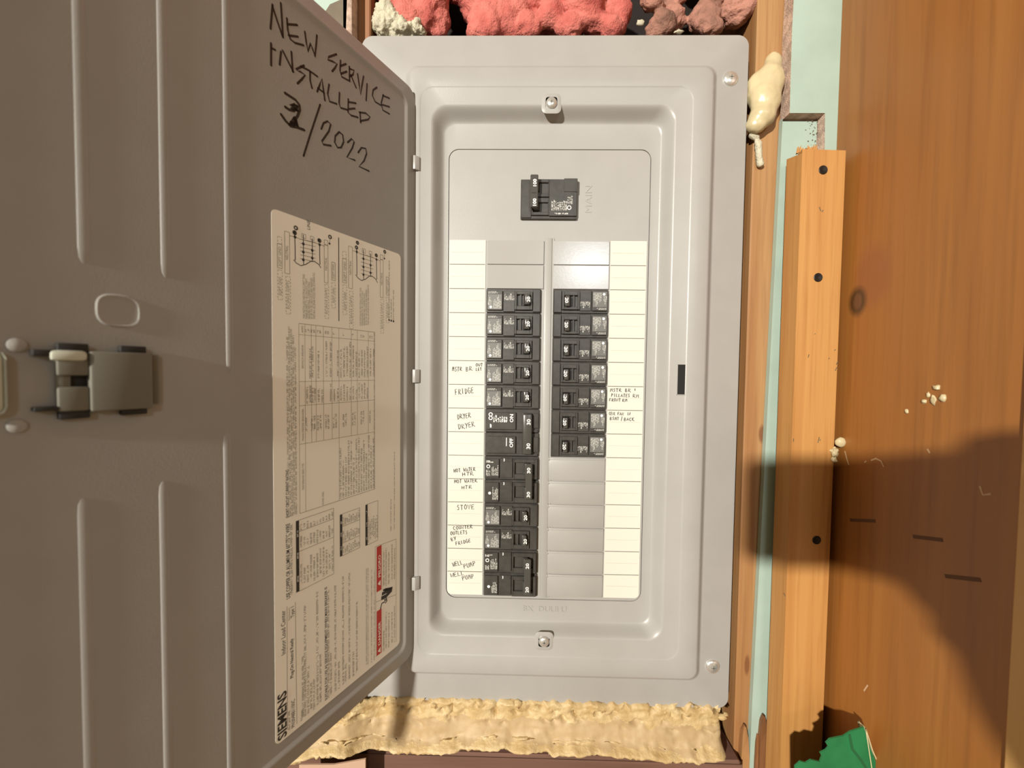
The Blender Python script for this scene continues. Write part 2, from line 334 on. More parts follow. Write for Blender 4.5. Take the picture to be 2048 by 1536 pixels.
# ------------------------------------------------------------------ electrical panel
PO = (1.5, 0, -19.6)
panel = thing('electrical_panel', 'grey metal breaker panel set between studs, its door swung open to the left', 'electrical panel', PO)
YF, YP, YR = -.26, -.56, -.50          # flange, raised plateau, hinge line
def ring(x0, x1, z0, z1, r, y): return [(p[0], y, p[1]) for p in rrect(x0, x1, z0, z1, r, 8)]
xr, zt = onY(1500, 68, YF)[0], onY(1300, 69, YF)[1]; zb = onY(1455, 1418, YF)[1]; xlft = 2.45-xr
dx1 = onY(1418, 745, YF)[0]; dz1 = onY(1200, 130, YF)[1]; dz0 = onY(1200, 1357, YF)[1]; dx0 = 3.0-dx1
bx1 = onY(1341, 745, YP)[0]; bz1 = onY(1200, 206, YP)[1]; bz0 = onY(1100, 1279, YP)[1]; bx0 = onY(858, 745, YP)[0]
ax1 = onY(1306, 745, 0)[0]; az1 = onY(1100, 250, 0)[1]; az0 = onY(1100, 1240, 0)[1]; ax0 = onY(888, 745, 0)[0]
ax1 = onY(1309, 745, 0)[0]
ox0, ox1 = onY(896, 745, 0)[0], onY(1291, 745, 0)[0]; oz1 = onY(1100, 300, 0)[1]; oz0 = onY(1090, 1195, 0)[1]-.06
cover = MB()
R = []
R.append(ring(xlft, xr, zb, zt, .45, 0.30)); R.append(ring(xlft, xr, zb, zt, .45, YF+.06)); R.append(ring(xlft+.02, xr-.02, zb+.02, zt-.02, .43, YF+.015)); R.append(ring(xlft+.06, xr-.06, zb+.06, zt-.06, .40, YF))
for k in range(7):
    t = k/6; e = t*t*(3-2*t); g = .34*t
    R.append(ring(dx0+g, dx1-g, dz0+g, dz1-g, .45-.1*t, YF+(YP-YF)*e))
# small step between plateau and recess (corner highlights in the photo)
cz1 = onY(1240, 171, YP)[1]; cz0 = onY(1100, 1316, YP)[1]; cx1 = onY(1374, 745, YP)[0]; cx0 = onY(836, 745, YP)[0]
for t in (0, .5, 1):
    g = .07*t; R.append(ring(cx0+g, cx1-g, cz0+g, cz1-g, .55, YP+.035*(t*t*(3-2*t))))
YB2 = YP+.035
for k in range(11):
    t = k/10; e = t*t*(3-2*t)
    R.append(ring(bx0+(ax0-bx0)*t, bx1+(ax1-bx1)*t, bz0+(az0-bz0)*t, bz1+(az1-bz1)*t, .62-.12*t, YB2+(0-YB2)*e))
R.append(ring(ox0-.03, ox1+.03, oz0-.03, oz1+.03, .42, 0)); R.append(ring(ox0-.03, ox1+.03, oz0-.03, oz1+.03, .42, .12))
cover.loft(R)
cov = cover.build('cover_trim', M['paint'], panel, PO, smooth=35)
# the box behind
b = MB(); b.loft([ring(xlft+.5, xr-.5, zb+.5, zt-.5, .1, .29), ring(xlft+.5, xr-.5, zb+.5, zt-.5, .1, 3.4)], cap1=True)
b.build('enclosure_box', M['paint'], panel, PO)
# slot for the latch
(sx0, sz1), (sx1, sz0) = onY(1356, 729, YP+.035), onY(1372, 789, YP+.035)
b = MB(); b.box(sx0, sx1, YB2-.006, YB2+.1, sz0, sz1); b.build('latch_slot', M['hole'], panel, PO)
b = MB(); b.box(sx0-.03, sx0, YB2-.018, YB2+.05, sz0-.03, sz1+.03, bev=.008).box(sx1, sx1+.03, YB2-.018, YB2+.05, sz0-.03, sz1+.03, bev=.008); b.box(sx0-.03, sx1+.03, YB2-.018, YB2+.05, sz0-.04, sz0, bev=.008)
b.build('slot_rim', M['paint'], panel, PO)
# dead front
df = MB(); df.prism(rrect(ox0, ox1, oz0, oz1, .40, 8), -.002, .10)
CR0, CR1 = onY(1087, 700, -.05)[0], onY(1101, 700, -.05)[0]
df.box(CR0, CR1, -.07, .02, -15.05, .1, bev=.025, seg=2)
df.box(CR1, CR1+.10, -.035, .02, -15.05, .1, bev=.015)
dead = df.build('dead_front', M['paint'], panel, PO, smooth=30)
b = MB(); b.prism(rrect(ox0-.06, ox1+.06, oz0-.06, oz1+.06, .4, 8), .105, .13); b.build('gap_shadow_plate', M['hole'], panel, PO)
LX0, LX1 = onY(974, 490, -.05)[0], onY(1083, 600, -.15)[0]-.02
RX0, RX1 = onY(1107, 600, -.15)[0], onY(1220, 490, -.05)[0]
for k in (0, 1):
    for (x0, x1) in ((LX0, CR0-.03), (RX0-.04, RX1)):
        b = MB(); b.box(x0+.012, x1-.012, -.06, .03, -k-1+.012, -k-.012, bev=.018, seg=2); b.build('blank_plate', M['blank'], dead, PO)
for k in range(9, 15):
    b = MB(); b.box(RX0-.1, RX1-.02, -.055, .03, -k-1+.0, -k-.035, bev=.022, seg=2)
    b.box(RX0-.1, RX1-.02, -.075, .0, -k-.13, -k-.05, bev=.022, seg=2).box(RX0-.11, RX0-.05, -.085, .0, -k-.17, -k-.03, bev=.02)
    b.build('blank_plate', M['paint'], dead, PO, smooth=40)

# ------------------------------------------------------------------ text
_tc = bpy.data.curves.new('lettering', 'FONT'); _tc.resolution_u = 2; _to = bpy.data.objects.new('lettering', _tc); C.objects.link(_to)
def text_mesh(s, bold=0.0, shear=0.0):
    _tc.body = s; _tc.offset = bold; _tc.size = 1.0; _tc.shear = shear
    bpy.context.view_layer.update()
    dg = bpy.context.evaluated_depsgraph_get(); e = _to.evaluated_get(dg); me = e.to_mesh()
    v = [(p.co.x, p.co.y) for p in me.vertices]; f = [tuple(q.vertices) for q in me.polygons]; e.to_mesh_clear()
    return v, f
def put_text(b, s, place, h, length=None, m=0, bold=0.0, center=False, extr=0.0):
    # place(a,b): a along the baseline, b up, inches from the text's own start
    v, f = text_mesh(s, bold)
    if not v: return
    x0 = min(p[0] for p in v); x1 = max(p[0] for p in v); sy = h/.70; sx = length/(x1-x0) if length else sy
    o = -(x1-x0)/2*sx if center else 0
    q = [place((p[0]-x0)*sx+o, p[1]*sy) for p in v]
    b.add(q, f, m)
def greek(b, place, length, h, rng, m=0, wmin=3, wmax=9, lw=.16):
    a = 0.0; cw = h*.72
    while a < length-cw:
        n = rng.randint(wmin, wmax)
        for k in range(n):
            if a > length-cw: break
            kind = rng.random(); t = h*lw*1.2
            vs = [(a, 0, a+t, h)] if kind < .85 else []
            if kind < .6: vs.append((a+cw*.58, rng.choice((0, h*.4)), a+cw*.58+t, h))
            if kind > .3: vs.append((a, rng.choice((0, h*.42, h-t)), a+cw*.7, 0))
            for (x0, y0, x1, y1) in vs:
                if y1 == 0: y1 = y0+t
                b.add([place(x0, y0), place(x1, y0), place(x1, y1), place(x0, y1)], [(0, 1, 2, 3)], m)
            a += cw*1.12
        a += cw*.6
# single-stroke capitals for the handwriting, unit square
SF = {'A': [[(0, 0), (.45, 1), (.9, 0)], [(.15, .4), (.75, .4)]], 'B': [[(.1, 0), (.1, 1), (.6, .9), (.65, .65), (.1, .5), (.75, .35), (.65, .05), (.1, 0)]],
 'C': [[(.8, .85), (.45, 1), (.1, .7), (.1, .3), (.45, 0), (.85, .15)]], 'D': [[(.1, 0), (.15, 1), (.6, .85), (.85, .5), (.6, .12), (.1, 0)]],
 'E': [[(.8, 1), (.1, .95), (.1, 0), (.85, .05)], [(.1, .5), (.7, .55)]], 'F': [[(.1, 0), (.15, 1), (.85, 1)], [(.12, .5), (.65, .55)]],
 'G': [[(.8, .9), (.4, 1), (.1, .6), (.15, .15), (.5, 0), (.85, .15), (.85, .45), (.5, .45)]], 'H': [[(.1, 0), (.1, 1)], [(.8, 0), (.8, 1)], [(.1, .5), (.8, .5)]],
 'I': [[(.4, 0), (.4, 1)]], 'K': [[(.1, 0), (.1, 1)], [(.8, 1), (.1, .45), (1.0, -.1)]], 'L': [[(.1, 1), (.1, 0), (.8, .05)]],
 'M': [[(.05, 0), (.2, 1), (.45, .4), (.7, 1), (.9, 0)]], 'N': [[(.1, 0), (.1, 1), (.75, 0), (.8, 1)]], 'O': [[(.45, 1), (.1, .7), (.15, .2), (.5, 0), (.85, .3), (.8, .8), (.45, 1)]],
 'P': [[(.1, 0), (.15, 1), (.7, .95), (.75, .6), (.12, .45)]], 'R': [[(.1, 0), (.15, 1), (.7, .9), (.7, .6), (.15, .48), (1.0, -.05)]], 'S': [[(.8, .9), (.4, 1), (.15, .75), (.7, .4), (.6, .05), (.1, .05)]],
 'T': [[(0, 1), (.9, .97)], [(.45, .97), (.42, 0)]], 'U': [[(.1, 1), (.1, .2), (.45, 0), (.8, .25), (.8, 1)]], 'V': [[(.05, 1), (.4, 0), (.85, 1)]],
 'W': [[(.0, 1), (.22, 0), (.5, .7), (.72, 0), (1.0, 1)]], 'Y': [[(.05, 1), (.42, .5)], [(.85, 1), (.3, -.1)]], '/': [[(.1, -.1), (.7, 1.1)]], '&': [[(.35, 1), (.35, .1)], [(.1, .45), (.65, .5)]], ' ': []}
def hand(b, s, p0, p1, h, place, rng, wd=.020, m=0):
    # p0..p1 baseline ends on the plane (inches), h height
    d = Vector((p1[0]-p0[0], p1[1]-p0[1])); L = d.length; d.normalize(); up = Vector((-d.y, d.x)); adv = L/len(s)
    for i, ch in enumerate(s):
        j = rng.uniform(-.06, .06)*h; sl = rng.uniform(-.05, .15)
        for st in SF.get(ch, []):
            pts = []
            for q in range(len(st)):
                u, v_ = st[q]; u += rng.uniform(-.05, .05)+sl*v_; v_ += rng.uniform(-.05, .05)
                e = Vector(p0)+d*((i+u*.82)*adv)+up*(v_*h+j); pts.append((e.x, e.y))
            b.stroke(pts, wd, place, m)

# embossed lettering on the cover
b = MB()
x0, z0 = onY(1183, 425, 0)
put_text(b, 'MAIN', lambda a, c: (x0-c, -.012, z0+a), .28, 1.10)
o = b.build('embossed_lettering', M['paint'], dead, PO)
md = o.modifiers.new('thick', 'SOLIDIFY'); md.thickness = .012*I; md.offset = 0
b = MB(); x0e, z0e = onY(1046, 1222, 0)
put_text(b, 'BX  DUUI U', lambda a, c: (x0e+a, -.012, z0e+c), .24, 1.85)
o = b.build('embossed_lettering', M['paint'], cov, PO); md = o.modifiers.new('thick', 'SOLIDIFY'); md.thickness = .012*I; md.offset = 0

# ------------------------------------------------------------------ directory strips
rng = random.Random(11)
def strip(x0, x1, r_left, lines_px, mids_px, notes, lab):
    b = MB(); y = -.030
    r = .16
    pts = [(x0, .0), (x0, -15+(r if r_left else 0))] + ([(x0+.05, -15+.05), (x0+r, -15)] if r_left else []) + [(x1-(0 if r_left else r), -15)] + ([] if r_left else [(x1-.05, -14.95), (x1, -15+r)]) + [(x1, 0)]
    b.prism(pts, y, -.002, 0)
    pl = lambda x, z: (x, y-.0035, z)
    for k in range(1, 15):
        b.stroke([(x0+.01, -k), ((x0+x1)/2, -k), (x1-.02, -k)], .027, pl, 1)
    for k in range(15):
        b.stroke([(x0+.08, -k-.5), ((x0+x1)/2, -k-.5), (x1-.09, -k-.5)], .010, pl, 2)
    pw = lambda x, z: (x, y-.0050, z)
    for s, pa, pb, hpx in notes:
        hand(b, s, onY(*pa, y), onY(*pb, y), hpx/800*16.8, pw, rng, m=3, wd=.025)
    return tag(b.build('directory_strip', [M['paper'], M['line'], M['thin'], M['pen']], panel, PO), lab)
c5 = lambda x, y: (890+x/7.68, 700+y/7.68); c6 = lambda x, y: (890+x/5.91, 920+y/5.91); c7 = lambda x, y: (1205+x/16.17, 765+y/16.17)
nl = [('MSTR', c5(110, 322), c5(265, 325), 8.5), ('BR', c5(320, 320), c5(430, 318), 8.5), ('OUT', c5(470, 250), c5(590, 250), 6), ('LET', c5(475, 320), c5(570, 315), 6),
      ('FRIDGE', c5(160, 690), c5(455, 655), 11), ('DRYER', c5(195, 1060), c5(405, 1035), 9.5), ('DRYER', c5(210, 1220), c5(470, 1168), 10),
      ('HOT WATER', c6(105, 150), c6(365, 125), 7.5), ('HTR', c6(205, 188), c6(345, 180), 7), ('HOT WATER', c6(110, 272), c6(385, 262), 7), ('HTR', c6(195, 345), c6(325, 337), 7),
      ('STOVE', c6(140, 588), c6(355, 578), 9.5), ('COUNTER', c6(100, 826), c6(330, 803), 7), ('OUTLETS', c6(65, 885), c6(270, 872), 7), ('BY', c6(75, 958), c6(140, 942), 7), ('FRIDGE', c6(130, 1008), c6(312, 968), 7),
      ('WELL', c6(95, 1262), c6(220, 1232), 9), ('PUMP', c6(228, 1284), c6(372, 1242), 9), ('WELL', c6(70, 1390), c6(235, 1352), 8), ('PUMP', c6(210, 1425), c6(352, 1395), 9)]
nr = [('MSTR', c7(245, 300), c7(630, 300), 6.5), ('BR', c7(730, 300), c7(930, 310), 6.5), ('&', c7(1030, 280), c7(1090, 280), 6), ('PILLATES', c7(285, 460), c7(900, 475), 6.5), ('RM', c7(980, 475), c7(1190, 490), 6.5), ('FRONT', c7(215, 605), c7(600, 612), 5.5), ('RM', c7(645, 615), c7(810, 622), 5.5),
      ('CEIL', c7(210, 1050), c7(430, 1055), 6), ('FAN', c7(485, 1055), c7(700, 1060), 6), ('IN', c7(800, 1060), c7(915, 1062), 6), ('BSMT', c7(235, 1210), c7(550, 1220), 6.2), ('/', c7(600, 1230), c7(650, 1230), 7.5), ('BACK', c7(690, 1235), c7(1040, 1240), 6.2)]
SX0 = onY(899, 490, -.03)[0]; SX1 = LX0-.05; SX2 = RX1+.03; SX3 = onY(1295, 490, -.03)[0]-.02
strip(SX0, SX1, True, None, None, nl, 'cream directory strip with handwritten circuit names such as FRIDGE and STOVE')
strip(SX2, SX3, False, None, None, nr, 'cream directory strip with two handwritten entries')

# ------------------------------------------------------------------ screws of the panel
def pscrew(px, py, y, r, slot, lab, seat=None):
    x, z = onY(px, py, y); b = MB(); n = 20
    rg = lambda rr, yy: [(x+rr*math.cos(2*math.pi*i/n), yy, z+rr*math.sin(2*math.pi*i/n)) for i in range(n)]
    b.loft([rg(r, y+.02), rg(r, y-.02), rg(r*.92, y-.05), rg(r*.72, y-.085), rg(r*.4, y-.105), rg(r*.12, y-.112)], cap1=True)
    b.box(x-.016, x+.016, y-.1135, y-.09, z-r*.3, z+r*.3, 1).box(x-r*.3, x+r*.3, y-.1135, y-.09, z-.016, z+.016, 1)
    tag(b.build('cover_screw', [M['steel'], mat('screw_recess', (.22, .22, .20), .5, metal=.6)], panel, PO, smooth=50), lab)
    if seat:
        b = MB(); pp = rrect(x-seat, x+seat, z-seat, z+seat, .12, 4)
        q = rrect(x-seat*.8, x+seat*.8, z-seat*.8, z+seat*.8, .10, 4); q2 = rrect(x-seat*1.35, x+seat*1.35, z-seat*1.35, z+seat*1.35, .2, 4)
        b.loft([[(a, YB2+.004, c) for a, c in q2], [(a, YB2-.03, c) for a, c in pp], [(a, YB2-.03, c) for a, c in q], [(a, YB2-.0, c) for a, c in q]], cap1=True)
        b.build('screw_seat', M['paint'], panel, PO, smooth=40)
pscrew(1461, 157, YF, .30, 1, 'upper domed cover screw near the right edge')
pscrew(1425, 1333, YF, .30, 1, 'lower domed cover screw near the right edge')
pscrew(1103, 206, YB2-.02, .22, 1, 'screw at the top of the raised frame', .29)
pscrew(1088, 1283, YB2-.02, .22, 1, 'screw at the bottom of the raised frame', .29)

# ------------------------------------------------------------------ door
door = MB()
DW, DT, DB = 11.85, 5.69, -17.34
def dring(i, n, r): return [DP(p[0], p[1], n) for p in rrect(i, DW-i, DB+i, DT-i, r, 8)]
door.loft([dring(0, -.50, .5), dring(0, -.06, .5), dring(.03, -.015, .5), dring(.07, 0, .48), dring(.40, 0, .40), dring(.45, .03, .38), dring(.51, .04, .36), dring(.57, .03, .34), dring(.62, 0, .32), dring(.68, -.012, .3)], cap0=False)
door.add(dring(.68, -.012, .3), [tuple(range(36))])
door.add(dring(.08, -.06, .4), [tuple(range(36))])
def rib(px0, py0, px1, py1, wd=.095, hh=.026):
    s0, za = onD(px0, py0); s1, zb_ = onD(px1, py1); s = (s0+s1)/2
    z1, z0 = max(za, zb_), min(za, zb_); z1 = min(z1, DT-.9); z0 = max(z0, DB+.9); rr = []
    for k in range(9):
        a = math.pi*k/8; c = math.cos(a); h = math.sin(a)
        rr.append([DP(s+c*wd*f, z, -.014+hh*h*g) for z, f, g in ((z0-.12, .3, .02), (z0, .85, .8), (z0+.2, 1, 1), ((z0+z1)/2, 1, 1), (z1-.2, 1, 1), (z1, .85, .8), (z1+.12, .3, .02))])
    door.loft(rr, closed=False)
for a in ((152, -500, 162, 515), (178, 1005, 182, 2000), (322, -300, 329, 545), (334, 970, 340, 2000), (455, -200, 456, 738), (459, 873, 464, 2000)): rib(*a)
# small pressed oval
s0, z0 = onD(239, 622); ov = lambda k, n: [DP(s0+(.32+k)*(abs(math.cos(t))**.7)*math.copysign(1, math.cos(t)), z0+(.30+k)*(abs(math.sin(t))**.7)*math.copysign(1, math.sin(t)), n) for t in [2*math.pi*i/28 for i in range(28)]]
door.loft([ov(.05, -.012), ov(.02, .012), ov(0, .012), ov(-.03, -.01), ov(-.1, -.012)])
dr = door.build('door', M['paint'], panel, PO, smooth=35); dr['label'] = 'grey sheet-metal door with vertical ribs, open'
# hinge tabs
for py in (328, 752, 1165):
    x, z = onY(832, py, YP); b = MB()
    b.prism([(x-.22, YP+.02), (x-.20, YP-.12), (x+.0, YP-.17), (x+.16, YP-.03), (x+.16, YP+.05), (x, YP+.02)], z-.27, z+.27, bev=.02)
    b.v = [(v[0], v[2], v[1]) if False else (v[0], v[2], v[1]) for v in b.v]
    tag(b.build('hinge_tab', M['paint'], panel, PO, smooth=30), None)
# latch
b = MB(); DX = lambda bb, m: None
def dbox(b, s0, s1, z0, z1, n0, n1, m=0, bev=0.0):
    bm = bmesh.new(); bmesh.ops.create_cube(bm, size=1)
    for v in bm.verts: v.co = Vector(((s0+s1)/2+v.co.x*(s1-s0), (n0+n1)/2+v.co.y*(n1-n0), (z0+z1)/2+v.co.z*(z1-z0)))
    if bev: bmesh.ops.bevel(bm, geom=list(bm.edges), offset=bev, segments=2, profile=.5, affect='EDGES')
    b.bm(bm, m, lambda c: DP(c.x, c.z, c.y))
sL, _ = onD(108, 760); sR, _ = onD(316, 760); zA = onD(215, 702)[1]; zB = onD(215, 822)[1]
sR2 = onD(296, 760)[0]; sM = onD(172, 760)[0]; sM0 = onD(138, 760)[0]
dbox(b, sR, sR2, zB+.1, zA-.05, 0, .10, 0, .03)
dbox(b, sR2, sM, zB+.02, zA-.02, 0, .26, 0, .05)
dbox(b, sM, sL, zB+.05, zB+.52, 0, .20, 0, .04); dbox(b, sM, sL, zA-.50, zA-.05, 0, .20, 0, .04); dbox(b, sM0, sL, zB+.4, zA-.4, 0, .12, 0, .03)
dbox(b, sM, sM0, zB+.5, zA-.48, 0, .03, 1)
for px in (260, 140):
    s = onD(px, 700)[0]; dbox(b, s-.22, s+.20, zA-.05, zA+.12, 0, .16, 1, .02); dbox(b, s-.22, s+.20, zB-.10, zB+.05, 0, .16, 1, .02)
dbox(b, sL-.02, sL+.30, zA-.14, zA-.02, .0, .22, 1, .02); dbox(b, sL-.02, sL+.30, zB+.08, zB+.16, 0, .20, 1, .02)
b.build('latch', [M['latch'], M['latchd']], dr, PO, smooth=30)
b = MB(); dbox(b, sL-.40, sL+.10, zA-.22, zA-.02, .12, .27, 0, .07); b.build('latch_spring', M['latchw'], dr, PO, smooth=40)
sp = onD(9, 768)[0]; b = MB(); dbox(b, sp, sp+.85, onD(4, 830)[1], onD(4, 700)[1], .0, .16, 0, .15); b.build('latch_thumb_pad', M['latchw'], dr, PO, smooth=40)
for py in (690, 852):
    s, z = onD(33, py); b = MB()
    rg = lambda r, n: [DP(s+r*math.cos(a), z+r*math.sin(a), n) for a in [2*math.pi*i/14 for i in range(14)]]
    b.loft([rg(.13, -.02), rg(.12, .04), rg(.05, .07)], cap1=True); b.build('rivet', M['paint'], dr, PO, smooth=50)

# marker writing on the door
b = MB(); c8 = lambda x, y: onD(520+x/4.267, y/4.267); pw = lambda s, z: DP(s, z, .002-.012)
HW = [[(110, 38), (92, 245)], [(108, 50), (150, 180), (197, 315)], [(180, 25), (190, 170), (198, 318)], [(232, 155), (240, 260), (262, 335), (300, 365), (375, 386)], [(235, 206), (320, 212)], [(246, 302), (326, 312)],
 [(385, 270), (397, 360), (410, 440), (435, 368), (452, 420), (470, 485), (480, 400), (488, 300)],
 [(655, 462), (590, 485), (580, 508), (625, 525), (660, 545), (642, 580), (618, 608)], [(690, 515), (685, 600), (700, 655), (768, 692)], [(690, 562), (736, 545)], [(695, 628), (742, 610)],
 [(765, 568), (767, 692)], [(765, 585), (805, 600), (796, 636), (766, 652)], [(778, 640), (822, 748)], [(835, 630), (848, 720), (860, 808), (872, 730), (886, 650)], [(916, 715), (908, 857)],
 [(1000, 745), (968, 768), (961, 815), (985, 868), (1032, 897)], [(1055, 808), (1036, 880), (1050, 940), (1106, 971)], [(1050, 815), (1106, 838)], [(1040, 892), (1106, 911)],
 [(97, 368), (97, 557)], [(97, 408), (132, 425)], [(182, 440), (170, 552)], [(195, 430), (240, 520), (287, 612)], [(270, 440), (282, 612)],
 [(378, 558), (308, 592), (345, 610), (388, 640), (360, 675), (322, 712)], [(350, 565), (420, 600), (492, 652)], [(430, 612), (430, 685), (446, 752)], [(490, 782), (512, 725), (530, 670), (543, 760), (556, 857)], [(497, 752), (550, 792)],
 [(592, 720), (580, 800), (596, 865), (657, 886)], [(681, 790), (677, 880), (690, 920), (747, 936)], [(756, 845), (754, 960), (780, 985), (837, 1001)], [(756, 870), (820, 880)], [(762, 930), (812, 925)],
 [(856, 960), (861, 1046)], [(850, 958), (905, 965), (941, 998), (925, 1020), (860, 1032)],
 [(213, 792), (260, 822), (305, 852), (338, 895), (343, 935), (325, 985), (308, 1012), (322, 1075)], [(215, 910), (250, 935), (288, 945), (322, 915), (300, 890), (262, 898), (300, 925), (330, 950)], [(280, 900), (325, 905)], [(270, 925), (320, 940)],
 [(180, 972), (220, 1030), (262, 1075), (315, 1085), (382, 1110)], [(262, 1040), (318, 1068)], [(250, 1062), (312, 1050)], [(290, 1010), (325, 1080)], [(300, 1000), (262, 1060)], [(310, 1020), (285, 1080)],
 [(516, 892), (440, 1120), (374, 1330)], [(525, 1100), (545, 1050), (580, 1034), (606, 1060), (590, 1120), (530, 1205), (542, 1232), (607, 1243)],
 [(678, 1126), (645, 1160), (640, 1215), (665, 1260), (695, 1258), (716, 1210), (708, 1150), (678, 1126)], [(750, 1215), (785, 1184), (806, 1210), (790, 1262), (744, 1342), (812, 1367)], [(840, 1302), (868, 1260), (905, 1268), (912, 1310), (890, 1372), (848, 1420), (932, 1460)]]
for st in HW:
    b.stroke([c8(*p) for p in st], .082 if 780 < st[0][1] < 1110 and st[0][0] < 330 else .062, pw)
    for p in (st[0], st[-1]):
        s, z = c8(*p); b.add([pw(s+.03*math.cos(a), z+.03*math.sin(a)) for a in [k*math.pi/4 for k in range(8)]], [tuple(range(8))])
tag(b.build('marker_writing', M['marker'], dr, PO), 'black marker writing NEW SERVICE INSTALLED 3/2022')

# warning label on the door
b = MB(); NS = -.006
(sA, zA1), (sB, zB1) = onD(546, 420), onD(802, 1287)
z_top = (onD(541, 420)[1]+onD(800, 505)[1])/2; z_bot = (onD(553, 1492)[1]+onD(803, 1285)[1])/2
sA = (onD(541, 430)[0]+onD(553, 1480)[0])/2; sB = (onD(798, 560)[0]+onD(803, 1240)[0])/2
pp = rrect(sB, sA, z_bot, z_top, .16, 5)
b.add([DP(p[0], p[1], NS) for p in pp]+[DP(p[0], p[1], -.012) for p in pp], [tuple(range(24))]+[(i, (i+1) % 24, 24+(i+1) % 24, 24+i) for i in range(24)], 0)
PL = lambda s, z: DP(s, z, NS+.004)
K1 = lambda x, y: onD(540+x/4.043, 420+y/4.043); K2 = lambda x, y: onD(540+x/4.043, 780+y/4.043); K3 = lambda x, y: onD(540+x/4.043, 1130+y/4.043)
rg = random.Random(21)
def ln(K, *pts, w=.014, m=2): b.stroke([K(*p) for p in pts], w, PL, m)
def ln2(p, q, w=.014, m=2): b.stroke([p, ((p[0]+q[0])/2, (p[1]+q[1])/2), q], w, PL, m)
def tx(s, p, q, h, m=1, bold=0.0, fit=True, n=0.0):
    # p start on baseline (s,z), q end; text reads upward, its top towards larger s
    L = abs(q[1]-p[1]); put_text(b, s, lambda a, c: DP(p[0]+c, p[1]+a, NS+.005+n), h, L if fit else None, m, bold)
def gk(p, q, h=.06, m=2): greek(b, lambda a, c: DP(p[0]+c, p[1]+a, NS+.004), abs(q[1]-p[1]), h, rg, m)
# header block
tx('SIEMENS', K3(134, 1378), K3(134, 1005), .26, bold=.028)
tx('Indoor Load Center', K3(126, 715), K3(122, 362), .13, bold=.004)
ln(K3, (142, 1330), (140, 800), (138, 335)); ln(K3, (218, 1285), (212, 800), (206, 300))
gk(K3(166, 1325), K3(160, 1165), .06); tx('PN3048B1100C', K3(202, 1302), K3(198, 1082), .11)
tx('Plug-On Neutral Ready', K3(190, 905), K3(186, 592), .10, bold=.012)
tx('Enclosure', K3(163, 440), K3(160, 345), .06, m=2); tx('Type 1', K3(194, 418), K3(190, 332), .10, bold=.008)
tx('Notes:', K3(265, 1250), K3(262, 1165), .075, m=2)
for x, y0, y1 in ((278, 1222, 720), (296, 1212, 320), (320, 1192, 800), (343, 1155, 940), (366, 1160, 910), (394, 1122, 200), (418, 1100, 700), (482, 1066, 190), (502, 1042, 690), (538, 1012, 150), (566, 992, 770), (600, 958, 85), (620, 942, 780), (650, 914, 55), (682, 892, 690), (710, 862, 290)):
    gk(K3(x, y0), K3(x-4, y1), .072)
tx('SUITABLE FOR USE AS SERVICE EQUIPMENT WHEN MAIN BREAKER IS', K3(464, 1086), K3(456, 176), .085, bold=.014)
for x, y0, y1 in ((784, 805, 20), (796, 800, 15), (826, 785, 30), (848, 770, 40)): gk(K3(x, y0), K3(x-2, y1), .045)
# danger bars
def bar(p0, p1, q0, q1, m): b.add([PL(*p0), PL(*p1), PL(*q1), PL(*q0)], [(0, 1, 2, 3)], m)
def vbar(Ka, Kb, x0, x1, y0, y1, m):
    (s0, za), (s1, _) = Ka(x0, y0), Ka(x1, y0); zb_ = Kb(x0, y1)[1]
    bar((s0, za), (s1, za), (s0, zb_), (s1, zb_), m)
vbar(K3, K3, 863, 902, 738, 377, 3); vbar(K3, K2, 863, 902, 222, 1272, 3)
tx('DANGER', K3(894, 640), K3(894, 452), .11, m=0, bold=.02, n=.004); tx('PELIGRO', K3(894, 92), K2(894, 1330), .11, m=0, bold=.02, n=.004)
for (K, x, y) in ((K3, 894, 705), (K3, 894, 165)):
    s, z = K(x, y); b.add([DP(s, z, NS+.007), DP(s, z+.22, NS+.007), DP(s+.14, z+.11, NS+.007)], [(0, 1, 2)], 0)
for x, y0, y1 in ((926, 690, 520), (944, 672, 372), (966, 660, 378), (992, 622, 368), (1012, 618, 325)): gk(K3(x, y0), K3(x, y1), .062)
for x, y0, y1 in ((926, 170, 1290), (944, 165, 1270), (966, 150, 1300), (992, 120, 1240), (1012, 110, 1270)): gk(K3(x, y0), K2(x, y1), .062)
ln2(K3(858, 745), K2(852, 1268)); ln2(K2(852, 1268), K2(1020, 1205)); ln2(K2(1020, 1205), K3(1020, 620)); ln2(K3(856, 300), K3(1020, 240))
# shocked-hand pictogram
for pts, wd in (([(893, 358), (905, 310), (925, 300), (935, 285), (925, 280)], .05), ([(900, 270), (940, 250), (985, 200)], .14), ([(905, 235), (945, 215), (990, 185)], .12), ([(915, 205), (950, 195)], .08), ([(938, 262), (945, 290), (932, 310)], .05), ([(930, 200), (980, 190)], .10)):
    b.stroke([K3(*p) for p in pts], wd, PL, 1)
